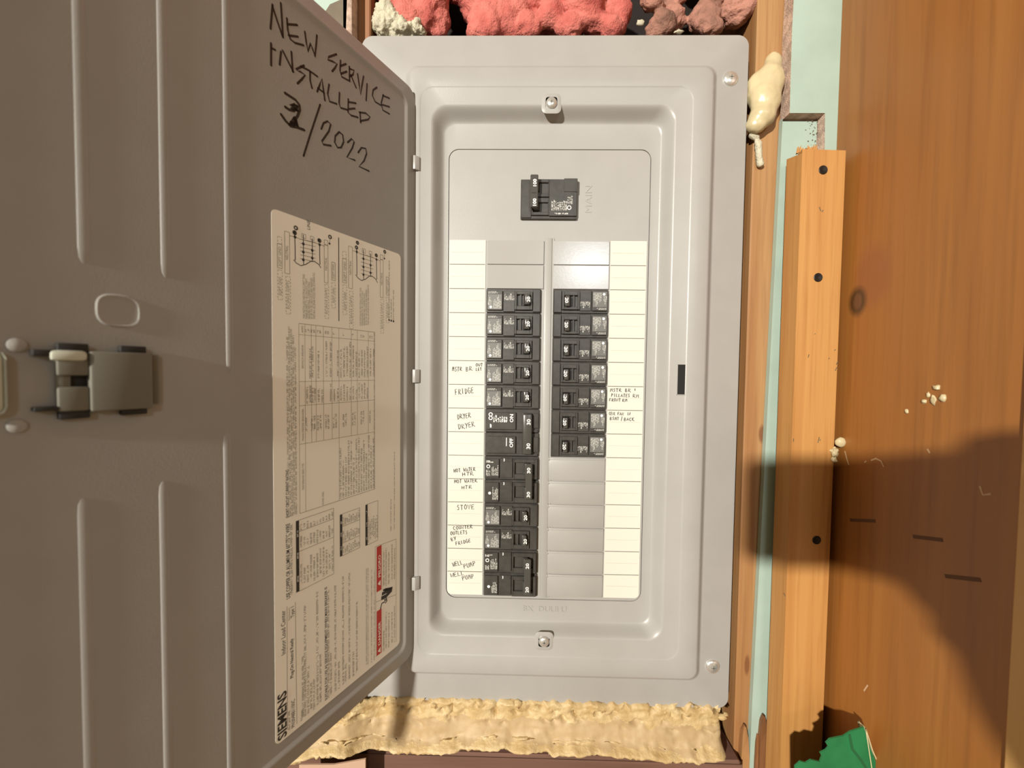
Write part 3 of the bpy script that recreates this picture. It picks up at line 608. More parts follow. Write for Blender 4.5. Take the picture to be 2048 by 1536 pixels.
# wire line and its table
tx('USE COPPER OR ALUMINUM 60\u00b0/75\u00b0C WIRE', K3(164, 265), K2(160, 1076), .12, bold=.012)
gk(K3(186, 238), K2(184, 1080), .07)
def vtable(Ka, x0, x1, ya, Kb, yb, bw, rows, h=.062, cols=()):
    (s0, za) = Ka(x0, ya); s1 = Ka(x1, ya)[0]; zb_ = Kb(x0, yb)[1]; sb = Ka(x0+bw, ya)[0]
    b.add([PL(s0, za), PL(sb, za), PL(sb, zb_), PL(s0, zb_)], [(0, 1, 2, 3)], 1)
    for t in (.16, .52, .86): greek(b, lambda a, c: DP(sb+(s0-sb)*.25+c, za+(zb_-za)*t*.9+a, NS+.008), (zb_-za)*.10, abs(sb-s0)*.45, rg, 0)
    for p, q in (((sb, za), (s1, za)), ((s1, za), (s1, zb_)), ((s1, zb_), (sb, zb_))): ln2(p, q)
    for c in cols: z = za+(zb_-za)*c; ln2((sb, z), (s1, z))
    for k in range(rows):
        s = sb+(s1-sb)*(k+.85)/rows; cs = [0]+list(cols)+[1]
        for i in range(len(cs)-1):
            g = (zb_-za)*(cs[i+1]-cs[i]); f0 = rg.uniform(.04, .2); f1 = rg.uniform(.5, .9)
            greek(b, lambda a, c: DP(s+c, za+(zb_-za)*cs[i]+g*f0+a, NS+.004), g*(f1-f0), min(h, abs(s1-sb)/rows*.72), rg, 2)
vtable(K3, 213, 517, 225, K2, 1060, 26, 11, cols=(.56, .84))
vtable(K2, 566, 727, 1350, K2, 1010, 20, 9, cols=(.3, .7))
vtable(K2, 772, 873, 1262, K2, 930, 18, 6, cols=())
# short circuit paragraph
tx('SHORT CIRCUIT CURRENT RATING', K2(154, 1030), K2(150, 642), .09, bold=.016)
gk(K2(154, 630), K1(150, 1020), .055)
for x, y0, y1 in ((172, 1022, 935), (188, 1015, 950), (204, 1008, 1000), (220, 1002, 1100)): gk(K2(x, y0), K1(x-14, y1), .052)
# big ratings table
TX = [236, 284, 335, 372, 432, 500, 556, 655, 704, 792, 843]
S_ = [K2(x+4, 500)[0] for x in TX]
zb0 = K2(245, 998)[1]; zt0 = K1(226, 916)[1]
Zc = [zb0, K2(240, 440)[1], K2(236, 128)[1], K1(230, 1388)[1], K1(226, 1006)[1], zt0]
for z in (zb0, zt0): ln2((S_[0], z), (S_[-1], z))
for z in Zc[1:5]: ln2((S_[0], z), (S_[-1], z), w=.011)
for i, s in enumerate(S_):
    z0_ = zb0 if i in (0, 1, 6, 10) else Zc[1]
    ln2((s, z0_), (s, zt0), w=.011)
tx('MAIN BREAKER SERIES TYPE', (S_[1]+.05, zb0+.7), (0, Zc[1]-.6), .07, m=2); tx('MAIN FEEDER BREAKER', (S_[1]+.05, Zc[1]+.1), (0, Zc[2]-.1), .06, m=2)
tx('BRANCH BREAKER', (S_[1]+.05, Zc[3]+.4), (0, Zc[4]-.3), .06, m=2); tx('AMPS', (S_[1]+.05, Zc[4]+.06), (0, zt0-.06), .06, m=2)
s_, z_ = K2(437, 926); tx('NONE USED', (s_, z_), (0, K2(437, 820)[1]), .07, m=2)
for i in range(1, 10):
    a, c = S_[i], S_[i+1]; n = max(2, int((a-c)/.105))
    for j in range(1, 5):
        g = Zc[j+1]-Zc[j]
        rows = range(n) if j in (2, 3) else range(min(n, 2))
        for k in rows:
            s = a+(c-a)*(k+.9)/n if j in (2, 3) else (a+c)/2-.05+k*.09
            f0, f1 = (rg.uniform(.06, .12), rg.uniform(.7, .94)) if j in (2, 3) else (.3, .72)
            if rg.random() < .12: continue
            greek(b, lambda p, q: DP(s+q, Zc[j]+g*f0+p, NS+.004), g*(f1-f0), .062, rg, 2)
n = 14
for k in range(n):
    s = S_[6]+(S_[10]-S_[6])*(k+.8)/n
    greek(b, lambda p, q: DP(s+q, zb0+.06+p, NS+.004), (Zc[1]-zb0)*rg.uniform(.6, .97), .068, rg, 2)
for x, y0, y1 in ((982, 1145, 880), (1010, 1130, 500)): gk(K2(x, y0), K2(x, y1), .05)
gk(K2(846, 800), K1(840, 990), .035)
# wiring diagrams
def box(K, x0, x1, y0, y1, w=.014, dash=False):
    (s0, _), (s1, _) = K(x0, (y0+y1)/2), K(x1, (y0+y1)/2); za = K(x0, y1)[1]; zb_ = K(x0, y0)[1]
    P = [(s0, za), (s1, za), (s1, zb_), (s0, zb_)]
    for i in range(4):
        p, q = P[i], P[(i+1) % 4]
        if not dash: ln2(p, q, w); continue
        k = max(2, int(math.dist(p, q)/.09))
        for j in range(k): ln2((p[0]+(q[0]-p[0])*j/k, p[1]+(q[1]-p[1])*j/k), (p[0]+(q[0]-p[0])*(j+.55)/k, p[1]+(q[1]-p[1])*(j+.55)/k), w)
def dot(K, x, y, r, m=1):
    s, z = K(x, y); b.add([DP(s+r*math.cos(a), z+r*math.sin(a), NS+.004) for a in [i*math.pi/5 for i in range(10)]], [tuple(range(10))], m)
def schem(K, dx, dy, kx, extra):
    Q = lambda x, y: K(dx+(x)*kx, dy+y)
    L_ = lambda *p, w=.016: b.stroke([Q(*q) for q in p], w, PL, 1 if w > .02 else 2)
    box(Q, 120, 160, 170, 510); box(Q, 60, 98, 270, 465); box(Q, 62, 95, 212, 268, dash=True); box(Q, 64, 100, 482, 722, dash=True); box(Q, 130, 166, 535, 838, dash=True)
    tx('NEUTRAL', Q(148, 405), Q(148, 290), .08, m=2); tx('EQPT GND', Q(90, 455), Q(88, 300), .08, m=2); tx('EQPT GND', Q(94, 690), Q(92, 545), .08, m=2); tx('EC2N15 (OPT)', Q(158, 800), Q(156, 575), .08, m=2)
    L_((160, 208), (203, 218), (232, 228)); L_((200, 190), (204, 300), (205, 408), w=.026); L_((402, 280), (403, 370), (405, 442), w=.026)
    L_((192, 402), (215, 430), (250, 450), (290, 440), (330, 415), (360, 415), (395, 440), (412, 468), w=.024)
    for x, y0, y1 in ((270, 200, 440), (342, 230, 420)): L_((x, y0), (x+1, (y0+y1)/2), (x+2, y1), w=.024)
    for y in (235, 268, 300, 330, 362, 392): L_((245, y), (300, y+12), (368, y+28))
    L_((235, 232), (400, 275), (440, 292))
    for x, y in ((270, 274), (270, 340), (270, 403), (342, 326), (342, 388), (203, 218), (402, 280)): dot(Q, x, y, .045)
    for x, y in ((210, 145), (200, 183), (400, 247), (486, 218)): dot(Q, x, y, .07); dot(Q, x, y+.5, .035, 0)
    box(Q, 258, 290, 190, 222); box(Q, 328, 356, 210, 240); box(Q, 440, 468, 240, 276)
    L_((486, 228), (482, 262)); dot(Q, 482, 272, .035)
    box(Q, 440, 470, 280, 585); tx('NEUTRAL', Q(462, 490), Q(460, 385), .075, m=2); box(Q, 500, 528, 420, 565); tx('EQPT GND', Q(520, 555), Q(518, 440), .07, m=2)
    box(Q, 500, 528, 585, 790, dash=True); tx('EQPT GND', Q(522, 750), Q(520, 630), .07, m=2); box(Q, 445, 475, 600, 875, dash=True); tx('EC2N15 (OPT)', Q(466, 840), Q(464, 635), .07, m=2)
    if extra: tx('LINE', Q(325, 162), Q(322, 132), .10, m=1, fit=False)
schem(K1, 0, 0, 1, True)
ln(K1, (556, 222), (557, 560), (558, 898), w=.03, m=1)
Kb2 = lambda x, y: K1(x, y)
schem(lambda x, y: K1(x, y), 540, 120, .80, False)
for i, s in enumerate(('THE INSTALLED NEUTRALS LIMIT THIS', 'PANELBOARD TO 30 CIRCUITS THAT', 'REQUIRE NEUTRAL CONNECTIONS.', 'IF UP TO 30 CIRCUITS ARE NEEDED', 'INSTALL EC2N30 KIT(S) PER SCHEMATIC')):
    l_ = len(s)/36
    p = K1(284+i*20.5, 880); tx(s, p, (0, p[1]+l_*(K1(284, 490)[1]-K1(284, 880)[1])), .07, m=2)
    p = K1(738+i*15.5, 938-i*3); tx(s, p, (0, p[1]+l_*(K1(738, 600)[1]-K1(738, 938)[1])), .062, m=2)
for x, y0, y1 in ((968, 880, 410), (985, 885, 720), (1003, 890, 640)): gk(K1(x, y0), K1(x, y1), .05); dot(K1, x-4, y0+10, .04)
tag(b.build('warning_label', [M['sticker'], M['ink'], M['inkg'], M['red']], dr, PO), 'tall white printed instruction label with red danger bars')

# ------------------------------------------------------------------ circuit breakers
BW = LX1-LX0
def marks(b, x0, x1, z0, z1, y, rng, m, rows, fill=.9):
    h = (z1-z0)/rows*.74
    for k in range(rows):
        z = z0+(z1-z0)*k/rows
        greek(b, lambda a, c: (x0+a, y, z+c), (x1-x0)*rng.uniform(.55, 1)*fill, h, rng, m, 2, 6, lw=.28)
def vmarks(b, x0, x1, z0, z1, y, rng, m, cols):
    w_ = (x1-x0)/cols*.7
    for k in range(cols):
        x = x0+(x1-x0)*(k+.8)/cols
        greek(b, lambda a, c: (x-c, y, z0+a), (z1-z0)*rng.uniform(.55, 1), w_, rng, m, 2, 6, lw=.30)
def frame(b, x0, x1, z0, z1, hx0, hx1, hz0, hz1, y0, y1, m=0, bev=.02):
    b.box(x0, hx0, y0, y1, z0, z1, m, bev); b.box(hx1, x1, y0, y1, z0, z1, m, bev)
    b.box(hx0-.01, hx1+.01, y0, y1, hz1, z1, m, bev); b.box(hx0-.01, hx1+.01, y0, y1, z0, hz0, m, bev)
def lever(b, x, z0, z1, yb, top, tip_dx, th=.20, m=0, bev=.025):
    # rocker handle leaning by tip_dx
    h0, h1 = x-th/2, x+th/2
    bm = bmesh.new(); bmesh.ops.create_cube(bm, size=1)
    for v in bm.verts:
        t = 0 if v.co.y > 0 else 1
        v.co = Vector((x+v.co.x*th*(1 if not t else .85)+tip_dx*t, yb+(top-yb)*t, (z0+z1)/2+v.co.z*(z1-z0)*(1 if not t else .94)))
    bmesh.ops.bevel(bm, geom=list(bm.edges), offset=bev, segments=2, profile=.5, affect='EDGES'); b.bm(bm, m)
def single(side):
    # local: x 0..BW from the outer (printed) end to the inner end, z -.5...5 ; side -1: left column, +1: right column (mirrored and turned round)
    rng = random.Random(5+side); fx = (lambda f: f*BW)
    r = {}
    body = MB(); yb, yf = .02, -.17
    body.box(0, BW, -.10, yb, -.492, .492, 0, .025)
    body.box(fx(.015), fx(.30), -.20, -.05, -.40, .40, 0, .025)                    # label end
    body.box(fx(.31), fx(.525), -.155, -.05, -.46, .40, 0, .02)
    frame(body, fx(.52), fx(.845), -.39, .36, fx(.56), fx(.80), -.22, .24, -.235, -.05)
    body.box(fx(.85), fx(.99), -.155, -.05, -.46, .47, 0, .02)
    body.box(fx(.555), fx(.81), -.09, -.04, -.23, .25, 1)
    body.box(fx(.615), fx(.645), -.20, -.05, -.23, .25, 0, .01)
    r['body'] = (body, [M['black'], M['well']])
    h = MB(); lever(h, fx(.715), -.20, .26, -.09, -.40, .09, .21)
    put = fx(.758)
    put_text(h, '20', lambda a, c: (put+.09-c*1.0, -.412, -.10+a), .13, .22, 1, bold=.02)
    r['handle'] = (h, [M['grip'], M['printw']])
    p = MB(); y = -.203
    p.quad([(fx(.03), -.38), (fx(.285), -.38), (fx(.285), .24), (fx(.03), .24)], lambda a, c: (a, y, c), 0)
    vmarks(p, fx(.13), fx(.28), -.34, .22, y-.003, rng, 1, 7); vmarks(p, fx(.03), fx(.10), -.20, .2, y-.003, rng, 1, 3); marks(p, fx(.04), fx(.24), .28, .37, y-.003, rng, 1, 2)
    cx, cz = fx(.085), -.28; p.add([(cx+.055*math.cos(a), y-.004, cz+.055*math.sin(a)) for a in [i*math.pi/6 for i in range(12)]], [tuple(range(12))], 2)
    vmarks(p, fx(.33), fx(.52), .02, .30, -.158, rng, 1, 7)
    r['printed_label'] = (p, [M['patch'], M['printg'], M['printw']])
    return r
def double(kind):
    rng = random.Random(40+kind); fx = (lambda f: f*BW); r = {}
    body = MB()
    for o in (.5, -.5):
        body.box(0, BW, -.10, .02, o-.492, o+.492, 0, .025)
        if kind == 0:
            body.box(fx(.04), fx(.57), -.20, -.05, o-.36, o+.36, 0, .02); body.box(fx(.57), fx(.66), -.09, -.05, o-.25, o+.33, 1)
            body.box(fx(.02), fx(.98), -.16, -.05, o-.46, o-.37, 0, .015); body.box(fx(.88), fx(.99), -.17, -.05, o-.30, o+.34, 0, .02)
        else:
            body.box(fx(.015), fx(.27), -.18, -.05, o-.42, o+.40, 0, .02); body.box(fx(.285), fx(.52), -.16, -.05, o-.40, o+.44, 0, .02)
            frame(body, fx(.53), fx(.98), -.44+o, .42+o, fx(.56), fx(.92), -.22+o, .26+o, -.22, -.05); body.box(fx(.555), fx(.93), -.09, -.04, o-.23, o+.27, 1)
            body.box(fx(.30), fx(.5), -.175, -.05, o+.27, o+.43, 0, .01)
    r['body'] = (body, [M['black'], M['well']])
    h = MB()
    if kind == 0: lever(h, fx(.775), -.90, .86, -.08, -.40, .02, .42, 0, .05)
    else:
        for o in (.5, -.5): lever(h, fx(.76), o-.22, o+.26, -.09, -.40, .09, .24)
        h.box(fx(.76), fx(.88), -.46, -.34, -.72, .76, 0, .03)
    for o in (.5, -.5):
        yy = -.413 if kind == 0 else -.465
        xx = fx(.80) if kind == 0 else fx(.845)
        put_text(h, '30' if kind < 2 else '20', lambda a, c: (xx+(.13-c if kind == 0 else .045-c)*1.0-.05, yy, o-.12+a), .15 if kind == 0 else .13, .24, 1, bold=.02)
    r['handle'] = (h, [M['grip'], M['printw']])
    p = MB()
    if kind == 0:
        y = -.204
        vmarks(p, fx(.15), fx(.42), .5-.05, .5+.30, y, rng, 1, 7); vmarks(p, fx(.09), fx(.13), .5-.28, .5+.05, y, rng, 1, 1)
        for zc_ in (.62, .77): 
            cx = fx(.105); p.stroke([(cx+.07*math.cos(a), zc_+.07*math.sin(a)) for a in [i*math.pi/6 for i in range(13)]], .035, lambda a, c: (a, y, c), 1)
        put_text(p, 'ON', lambda a, c: (fx(.52)-c, y, .5-.05+a), .14, .34, 1, bold=.02); put_text(p, 'OFF', lambda a, c: (fx(.52)-c, y, -.5-.10+a), .14, .38, 1, bold=.02)
        p.stroke([(fx(.40), -.5-.05), (fx(.40), -.5+.12), (fx(.40), -.5+.30)], .03, lambda a, c: (a, y, c), 1)
    else:
        y = -.184
        vmarks(p, fx(.13), fx(.26), .5-.30, .5+.20, y, rng, 0, 6); marks(p, fx(.03), fx(.20), .5+.24, .5+.34, y, rng, 1, 2)
        p.stroke([(fx(.07)+.065*math.cos(a), .58+.065*math.sin(a)) for a in [i*math.pi/6 for i in range(13)]], .03, lambda a, c: (a, y, c), 1)
        vmarks(p, fx(.03), fx(.11), .5-.32, .5-.02, y, rng, 0, 3)
        vmarks(p, fx(.15), fx(.26), -.5-.32, -.5+.22, y, rng, 0, 5)
        cx, cz = fx(.10), -.5-.05; p.add([(cx+.06*math.cos(a), y, cz+.06*math.sin(a)) for a in [i*math.pi/6 for i in range(12)]], [tuple(range(12))], 1)
        for o in (.5, -.5): p.stroke([(fx(.36), o+.30), (fx(.365), o+.36), (fx(.36), o+.42)], .03, lambda a, c: (a, -.179, c), 1)
    r['printed_label'] = (p, [M['printg'], M['printw']])
    return r
protos = {}
def place_breaker(kind, x, z, label, rot=False, group='breakers in the panel'):
    if kind not in protos:
        protos[kind] = single(-1) if kind == 's' else double({'d0': 0, 'd1': 1, 'd2': 2}[kind])
        for k, (b_, ms) in protos[kind].items():
            o = b_.build(k, ms, smooth=25); protos[kind][k] = o.data; bpy.data.objects.remove(o)
    r = thing('circuit_breaker', label, 'circuit breaker', (x, 0, z), group)
    if rot: r.rotation_euler = (0, math.pi, 0)
    for k, me in protos[kind].items():
        o = bpy.data.objects.new(k, me); C.objects.link(o); o.parent = r
    return r
GL, GR = 'breakers in the left column', 'breakers in the right column'
for k, lb in enumerate(('black single breaker at the top of the left column under the blank plates', 'second black single breaker from the top of the left column', 'third black single breaker from the top of the left column', 'fourth left-column breaker, beside the handwritten MSTR BR OUTLET entry', 'fifth left-column breaker, beside the handwritten FRIDGE entry')):
    place_breaker('s', LX0, -2.5-k, lb, group=GL)
place_breaker('d0', LX0, -8, 'black double breaker marked 30 with wide flat handle beside the DRYER entries', group=GL)
place_breaker('d1', LX0, -10, 'black double breaker with tied handles beside the HOT WATER HTR entries', group=GL)
place_breaker('s', LX0, -11.5, 'black single breaker beside the handwritten STOVE entry', group=GL)
place_breaker('s', LX0, -12.5, 'black single breaker beside the COUNTER OUTLETS BY FRIDGE entry', group=GL)
place_breaker('d2', LX0, -14, 'black double breaker marked 20 at the bottom beside the WELL PUMP entries', group=GL)
for k, lb in enumerate(('black single breaker at the top of the right column under the blank plates', 'second black breaker from the top of the right column', 'third black breaker from the top of the right column', 'fourth black breaker from the top of the right column', 'fifth right-column breaker, beside the handwritten PILLATES RM entry', 'sixth right-column breaker, beside the entry ending BACK', 'lowest black breaker of the right column, above the grey blank plates')):
    place_breaker('s', RX1-.04, -2.5-k, lb, rot=True, group=GR)
# main breaker
mx0, mz1 = onY(1042, 358, -.15); mx1, mz0 = onY(1154, 438, -.15)
MO = (mx0, 0, mz0)
t = thing('main_breaker', 'black main breaker marked 100 twice, alone above the two columns', 'circuit breaker', MO)
b = MB(); mw = mx1-mx0; mh = mz1-mz0; X = lambda f: mx0+f*mw; Z = lambda f: mz0+f*mh
b.box(mx0, mx1, -.13, .02, mz0, mz1, 0, .02); b.box(X(.01), X(.19), -.17, -.05, Z(.02), Z(.97), 0, .02)
b.box(X(.50), X(.99), -.21, -.05, Z(.06), Z(.985), 0, .02); b.box(X(.76), X(.995), -.235, -.05, Z(.66), Z(1.0), 0, .015)
for z0_, z1_ in ((.16, .45), (.62, .95)):
    frame(b, X(.19), X(.505), Z(z0_-.08), Z(min(.985, z1_+.07)), X(.22), X(.485), Z(z0_), Z(z1_-.05), -.21, -.05, bev=.015); b.box(X(.21), X(.49), -.09, -.04, Z(z0_), Z(z1_), 1)
b.build('body', [M['black'], M['well']], t, MO, smooth=25)
b = MB()
for z in (.32, .80): lever(b, X(.30), Z(z-.13), Z(z+.12), -.09, -.40, -.12, .22)
b.box(X(.165), X(.30), -.50, -.33, Z(.21), Z(1.02), 0, .03)
for z in (.30, .78): put_text(b, '100', lambda a, c: (X(.255)-c+.03, -.504, Z(z-.06)+a), .13, .29, 1, bold=.03)
b.box(X(.19), X(.27), -.503, -.49, Z(.55), Z(.57), 2).box(X(.19), X(.27), -.503, -.49, Z(.71), Z(.73), 2)
b.build('handle', [M['grip'], M['printw'], M['well']], t, MO, smooth=25)
b = MB(); rng = random.Random(3); y = -.214
vmarks(b, X(.54), X(.82), Z(.20), Z(.58), y, rng, 0, 8); vmarks(b, X(.82), X(.92), Z(.36), Z(.64), y, rng, 0, 3)
b.stroke([(X(.855)+.075*math.cos(a), Z(.27)+.075*math.sin(a)) for a in [i*math.pi/8 for i in range(17)]], .03, lambda a, c: (a, y, c), 1)
marks(b, X(.60), X(.92), Z(.10), Z(.15), y, rng, 0, 1)
b.build('printed_label', [M['printg'], M['printw']], t, MO)

# ------------------------------------------------------------------ spray foam and insulation
def foam_mass(name, pts, label, mk, sub=3, amp=.25, fr_=1.3, seed=0, smooth=60, fine=.06, cat='foam', smo=6):
    # pts: (x,y,z,rx,ry,rz) overlapping lumps remeshed into one skin
    bm = bmesh.new()
    for (x, y, z, rx, ry, rz) in pts:
        g = bmesh.ops.create_icosphere(bm, subdivisions=sub, radius=1)['verts']
        for v in g: v.co = Vector((x+v.co.x*rx, y+v.co.y*ry, z+v.co.z*rz))*I
    me = bpy.data.meshes.new(name); bm.to_mesh(me); bm.free()
    o = bpy.data.objects.new(name, me); C.objects.link(o)
    r = o.modifiers.new('r', 'REMESH'); r.mode = 'VOXEL'; r.voxel_size = fine*I; r.use_smooth_shade = True
    q = o.modifiers.new('s', 'SMOOTH'); q.iterations = smo; q.factor = .5
    bpy.context.view_layer.update(); dg = bpy.context.evaluated_depsgraph_get(); ev = o.evaluated_get(dg)
    m2 = bpy.data.meshes.new_from_object(ev); bpy.data.objects.remove(o); bpy.data.meshes.remove(me)
    org = Vector(pts[0][:3])
    nrm = [v.normal.copy() for v in m2.vertices]
    for v, n in zip(m2.vertices, nrm):
        p = v.co/I; k = amp*(noise.noise(p*fr_+Vector((seed, 0, 0)))+.5*noise.noise(p*fr_*2.7+Vector((0, seed, 0)))+.3*noise.noise(p*fr_*6.5))
        v.co = (p+n*k-org)*I
    m2.materials.append(M[mk]); m2.polygons.foreach_set('use_smooth', [True]*len(m2.polygons))
    o = bpy.data.objects.new(name, m2); C.objects.link(o); o.location = W(*org)
    return tag(o, label, cat)
# foam at the top right of the panel
P_ = lambda px, py, Y: onY(px, py, Y)
L_ = []
for px, py, Y, rx, ry, rz in ((1545, 130, -.1, .36, .35, .55), (1538, 165, -.25, .55, .45, .80), (1530, 200, -.3, .60, .45, .70), (1524, 232, -.35, .52, .4, .45), (1512, 250, -.3, .42, .35, .34), (1510, 180, -.1, .35, .35, .7)):
    x, z = P_(px, py, Y); L_.append((x, Y, z, rx, ry, rz))
foam_mass('spray_foam', L_, 'smooth cream foam bulge between panel and stud, upper right', 'foamskin', amp=.05, fr_=.9, seed=4, smo=25)
L_ = []
for k in range(14):
    px = 1504+min(k, 4)*2.2+k*.6; py = 268+k*4.6 if k > 3 else 270+k*1.5; x, z = P_(px, py, -.12); L_.append((x, -.12, z, .13, .13, .14))
foam_mass('foam_drip', L_, 'thin hanging foam drip below the upper right bulge', 'foamw', amp=.04, fr_=3, seed=2, fine=.04)
# top left
L_ = []
for px, py, r in ((775, 30, .45), (765, 45, .42), (785, 48, .5), (800, 60, .36), (768, 58, .35), (820, 63, .2), (838, 58, .22), (848, 66, .14)):
    x, z = P_(px, py, .1); L_.append((x, .1, z, r, .4, r))
foam_mass('spray_foam', L_, 'pale crumbly foam lump above the panel, beside the pink insulation', 'foamw', amp=.16, fr_=2.6, seed=9, fine=.045)
for i, (px, py, lb) in enumerate(((1282, 46, 'tiny white foam crumb caught in the dusty insulation'), (1358, 64, 'flat white foam crumb on the top edge of the cover'))):
    x, z = P_(px, py, -.2); blob('foam_crumb', x, -.2, z, .14, lb, m='foamw', sq=(1.2, .7, .8 if i == 0 else .4), seed=i*7, amp=.5, sub=2)
# foam below the panel: cut face with a bright rolled lower rim
b = MB(); nx, nz = 170, 40
xl0 = onY(540, 1480, -1.2)[0]; xl2 = onY(742, 1450, -.3)[0]; xr2 = onY(1449, 1450, -.3)[0]
zt2 = -19.35
rows = []
for i in range(nx+1):
    t = i/nx; x = xl0+(xr2-xl0)*t; left = max(0, min(1, (xl2-x)/1.2+.5))
    zbot = -21.42-.10*math.sin(x*1.1)+.14*noise.noise((x*.9, 1, 0))+(.10*math.sin(x*.8+1))-.25*max(0, (x-3))/6
    zbot += left*.15; row = []
    for j in range(nz+1):
        q = j/nz; z = zt2+(zbot-zt2)*q
        prof = -.42-.10*q+.08*math.sin(q*5)                       # cut face, leaning out towards the bottom
        rim = math.exp(-((q-.84)/.085)**2)*.34*(1+.5*noise.noise((x*1.3, 0, 0)))
        y = prof-rim
        if q > .90: y += 1.3*((q-.90)/.10)**1.6
        if q < .06: y += .22*(1-q/.06)
        pits = noise.noise((x*3.2, z*3.2, 0)); up = max(0, .55-q)
        if pits > .18: y += (pits-.18)*2.2*(up+.06)
        mid = math.exp(-((q-.55)/.20)**2); y += (1-.8*mid)*(.06*noise.noise((x*5, z*5, 3))+.045*noise.noise((x*13, z*9, 5)))+.10*noise.noise((x*1.1, z*.8, 8))+(.05*noise.noise((x*9, z*1.2, 2)) if q > .6 else 0)
        y += -left*.75*min(1, (xl2-x)/1.5+.5); ee = min(1, (xr2-x)/.35); y += .9*(1-math.sqrt(max(0, 1-(1-ee)**2)))
        zz = z+.09*noise.noise((x*4, q*2, 7))+(.12*noise.noise((x*3.3, 3, 4))+.06*noise.noise((x*9, 3, 4)) if q < .12 else 0)
        row.append((x+.04*noise.noise((x*4, z*4, 1)), y, zz))
    rows.append(row)
b.loft(rows, closed=False); b.keep = True
for k in range(len(b.m)):
    q = (k % nz)/nz; xx = b.v[b.f[k][0]][0]; b.m[k] = 1 if .36+.14*noise.noise((xx*1.5, 0, 2)) < q < .74+.10*noise.noise((xx*1.2, 5, 2)) else 0
f_o = b.build('spray_foam', [M['foam'], M['foamcut']], org=(1, 0, -21.5), smooth=70)
md = f_o.modifiers.new('thick', 'SOLIDIFY'); md.thickness = .45*I; md.offset = -1
tag(f_o, 'long cut cream foam mass filling the gap below the panel', 'foam')
for i in range(11):
    px = (765, 786, 800, 1035, 1050, 1068, 1205, 870, 1330, 1445, 1452)[i]; py = (1402, 1400, 1406, 1406, 1411, 1415, 1416, 1407, 1422, 1432, 1428)[i]
    x, z = P_(px, py, -.32); blob('foam_crumb', x, -.30, z-.03, (.20, .17, .12, .2, .17, .1, .16, .2, .1, .17, .1)[i], ('leftmost pale crumb on top of the lower foam', 'second pale crumb on top of the lower foam', 'third crumb from the left on the lower foam', 'pointed foam crumb under the middle of the panel', 'crumb just right of the pointed middle crumb', 'smallest crumb of the middle trio on the lower foam', 'round crumb right of centre on the lower foam', 'wide flat foam crumb left of centre below the panel', 'small crumb near the right of the lower foam', 'ragged crumb at the right end of the lower foam', 'tiny crumb standing off the right end of the lower foam')[i], m='foam', seed=i*5.1, amp=.5, sub=2, sq=(1, .8, .8), grp='crumbs along the lower foam')
# insulation
rs = random.Random(12); L_ = []
for k in range(46):
    px = rs.uniform(790, 1258); py = rs.uniform(-60, 66)
    if 872 < px < 952 and py > -15: continue
    Y = rs.uniform(.35, 1.3); x, z = P_(px, py, Y); r = rs.uniform(.38, .75); L_.append((x, Y, z, r*1.3, r*.9, r))
for k in range(60):
    x = rs.uniform(-4.6, 8.6); z = rs.uniform(10.2 if x < 3.5 else 13.5, 30); r = rs.uniform(.9, 1.5); L_.append((x, rs.uniform(1.2, 2.2), z, r*1.2, r*.8, r*1.2))
for px, py in ((815, 20), (850, 30), (835, 50), (960, 40), (985, 55), (1010, 30), (1060, 50), (1100, 30), (1140, 55), (1180, 40), (1220, 55), (960, 62)):
    x, z = P_(px, py, .4); L_.append((x, .4, z, .55, .45, .5))
foam_mass('insulation_batt', L_, 'fluffy pink glass-wool insulation above the panel', 'pink', amp=.15, fr_=1.1, seed=1, fine=.075, cat='insulation', smo=14)
L_ = []
for k in range(26):
    px = rs.uniform(1302, 1500); py = rs.uniform(-60, 40 if px > 1440 else 66)
    Y = rs.uniform(.15, 1.2); x, z = P_(px, py, Y); r = rs.uniform(.3, .62); L_.append((x, Y, z, r*1.15, r*.9, r))
foam_mass('insulation_batt', L_, 'dusty brown-pink insulation above the right end of the panel', 'dusty', amp=.17, fr_=1.3, seed=6, fine=.075, cat='insulation', smo=10)

# ------------------------------------------------------------------ small things at the bottom
x0, z0 = onY(560, 1560, -2.2)
b = MB(); pts = [onY(*p, -1.6) for p in ((598, 1530), (668, 1530), (731, 1519))]; zl = onY(1592, 1800, -3.4)[1]; pts += [(pts[2][0], zl), (pts[0][0], zl)]
b.prism(pts, -1.6, -1.52, bev=.01); tag(b.build('card_scrap', M['card'], org=(pts[0][0], -1.6, pts[3][1])), 'tan card scrap below the door corner at the bottom edge', 'card')
YG = -3.4
b = MB(); b.box(-11, JW-.01, -5.4, -.67, zl-.75, zl-.005, bev=.04); tag(b.build('trim_6', wood('ledge_pine', (.30, .16, .07), (.25, .12, .05), (.18, .08, .03), .6, sc=(2.2, 60, 60), seed=4), org=(1, -3, zl)), 'wooden ledge below the panel', None, kind='structure')
gp = [(1592, 1800), (1590, 1533), (1601, 1523), (1612, 1526), (1622, 1520), (1640, 1524), (1644, 1513), (1640, 1506), (1652, 1500), (1657, 1494), (1652, 1486), (1660, 1478), (1688, 1472), (1702, 1463), (1728, 1455), (1742, 1500), (1750, 1518), (1757, 1545), (1780, 1800)]
pts = [onY(*p, YG) for p in gp]; GO = (pts[0][0]+1, YG, pts[0][1])
t = thing('green_card_box', 'green card box with a saw-toothed torn edge at the lower right', 'box', GO)
b = MB(); b.prism(pts, YG, YG+.05); b.build('front_panel', M['green'], t, GO)
q = [onY(*p, YG) for p in ((1729, 1455), (1743, 1500), (1751, 1518), (1758, 1545), (1782, 1799))]
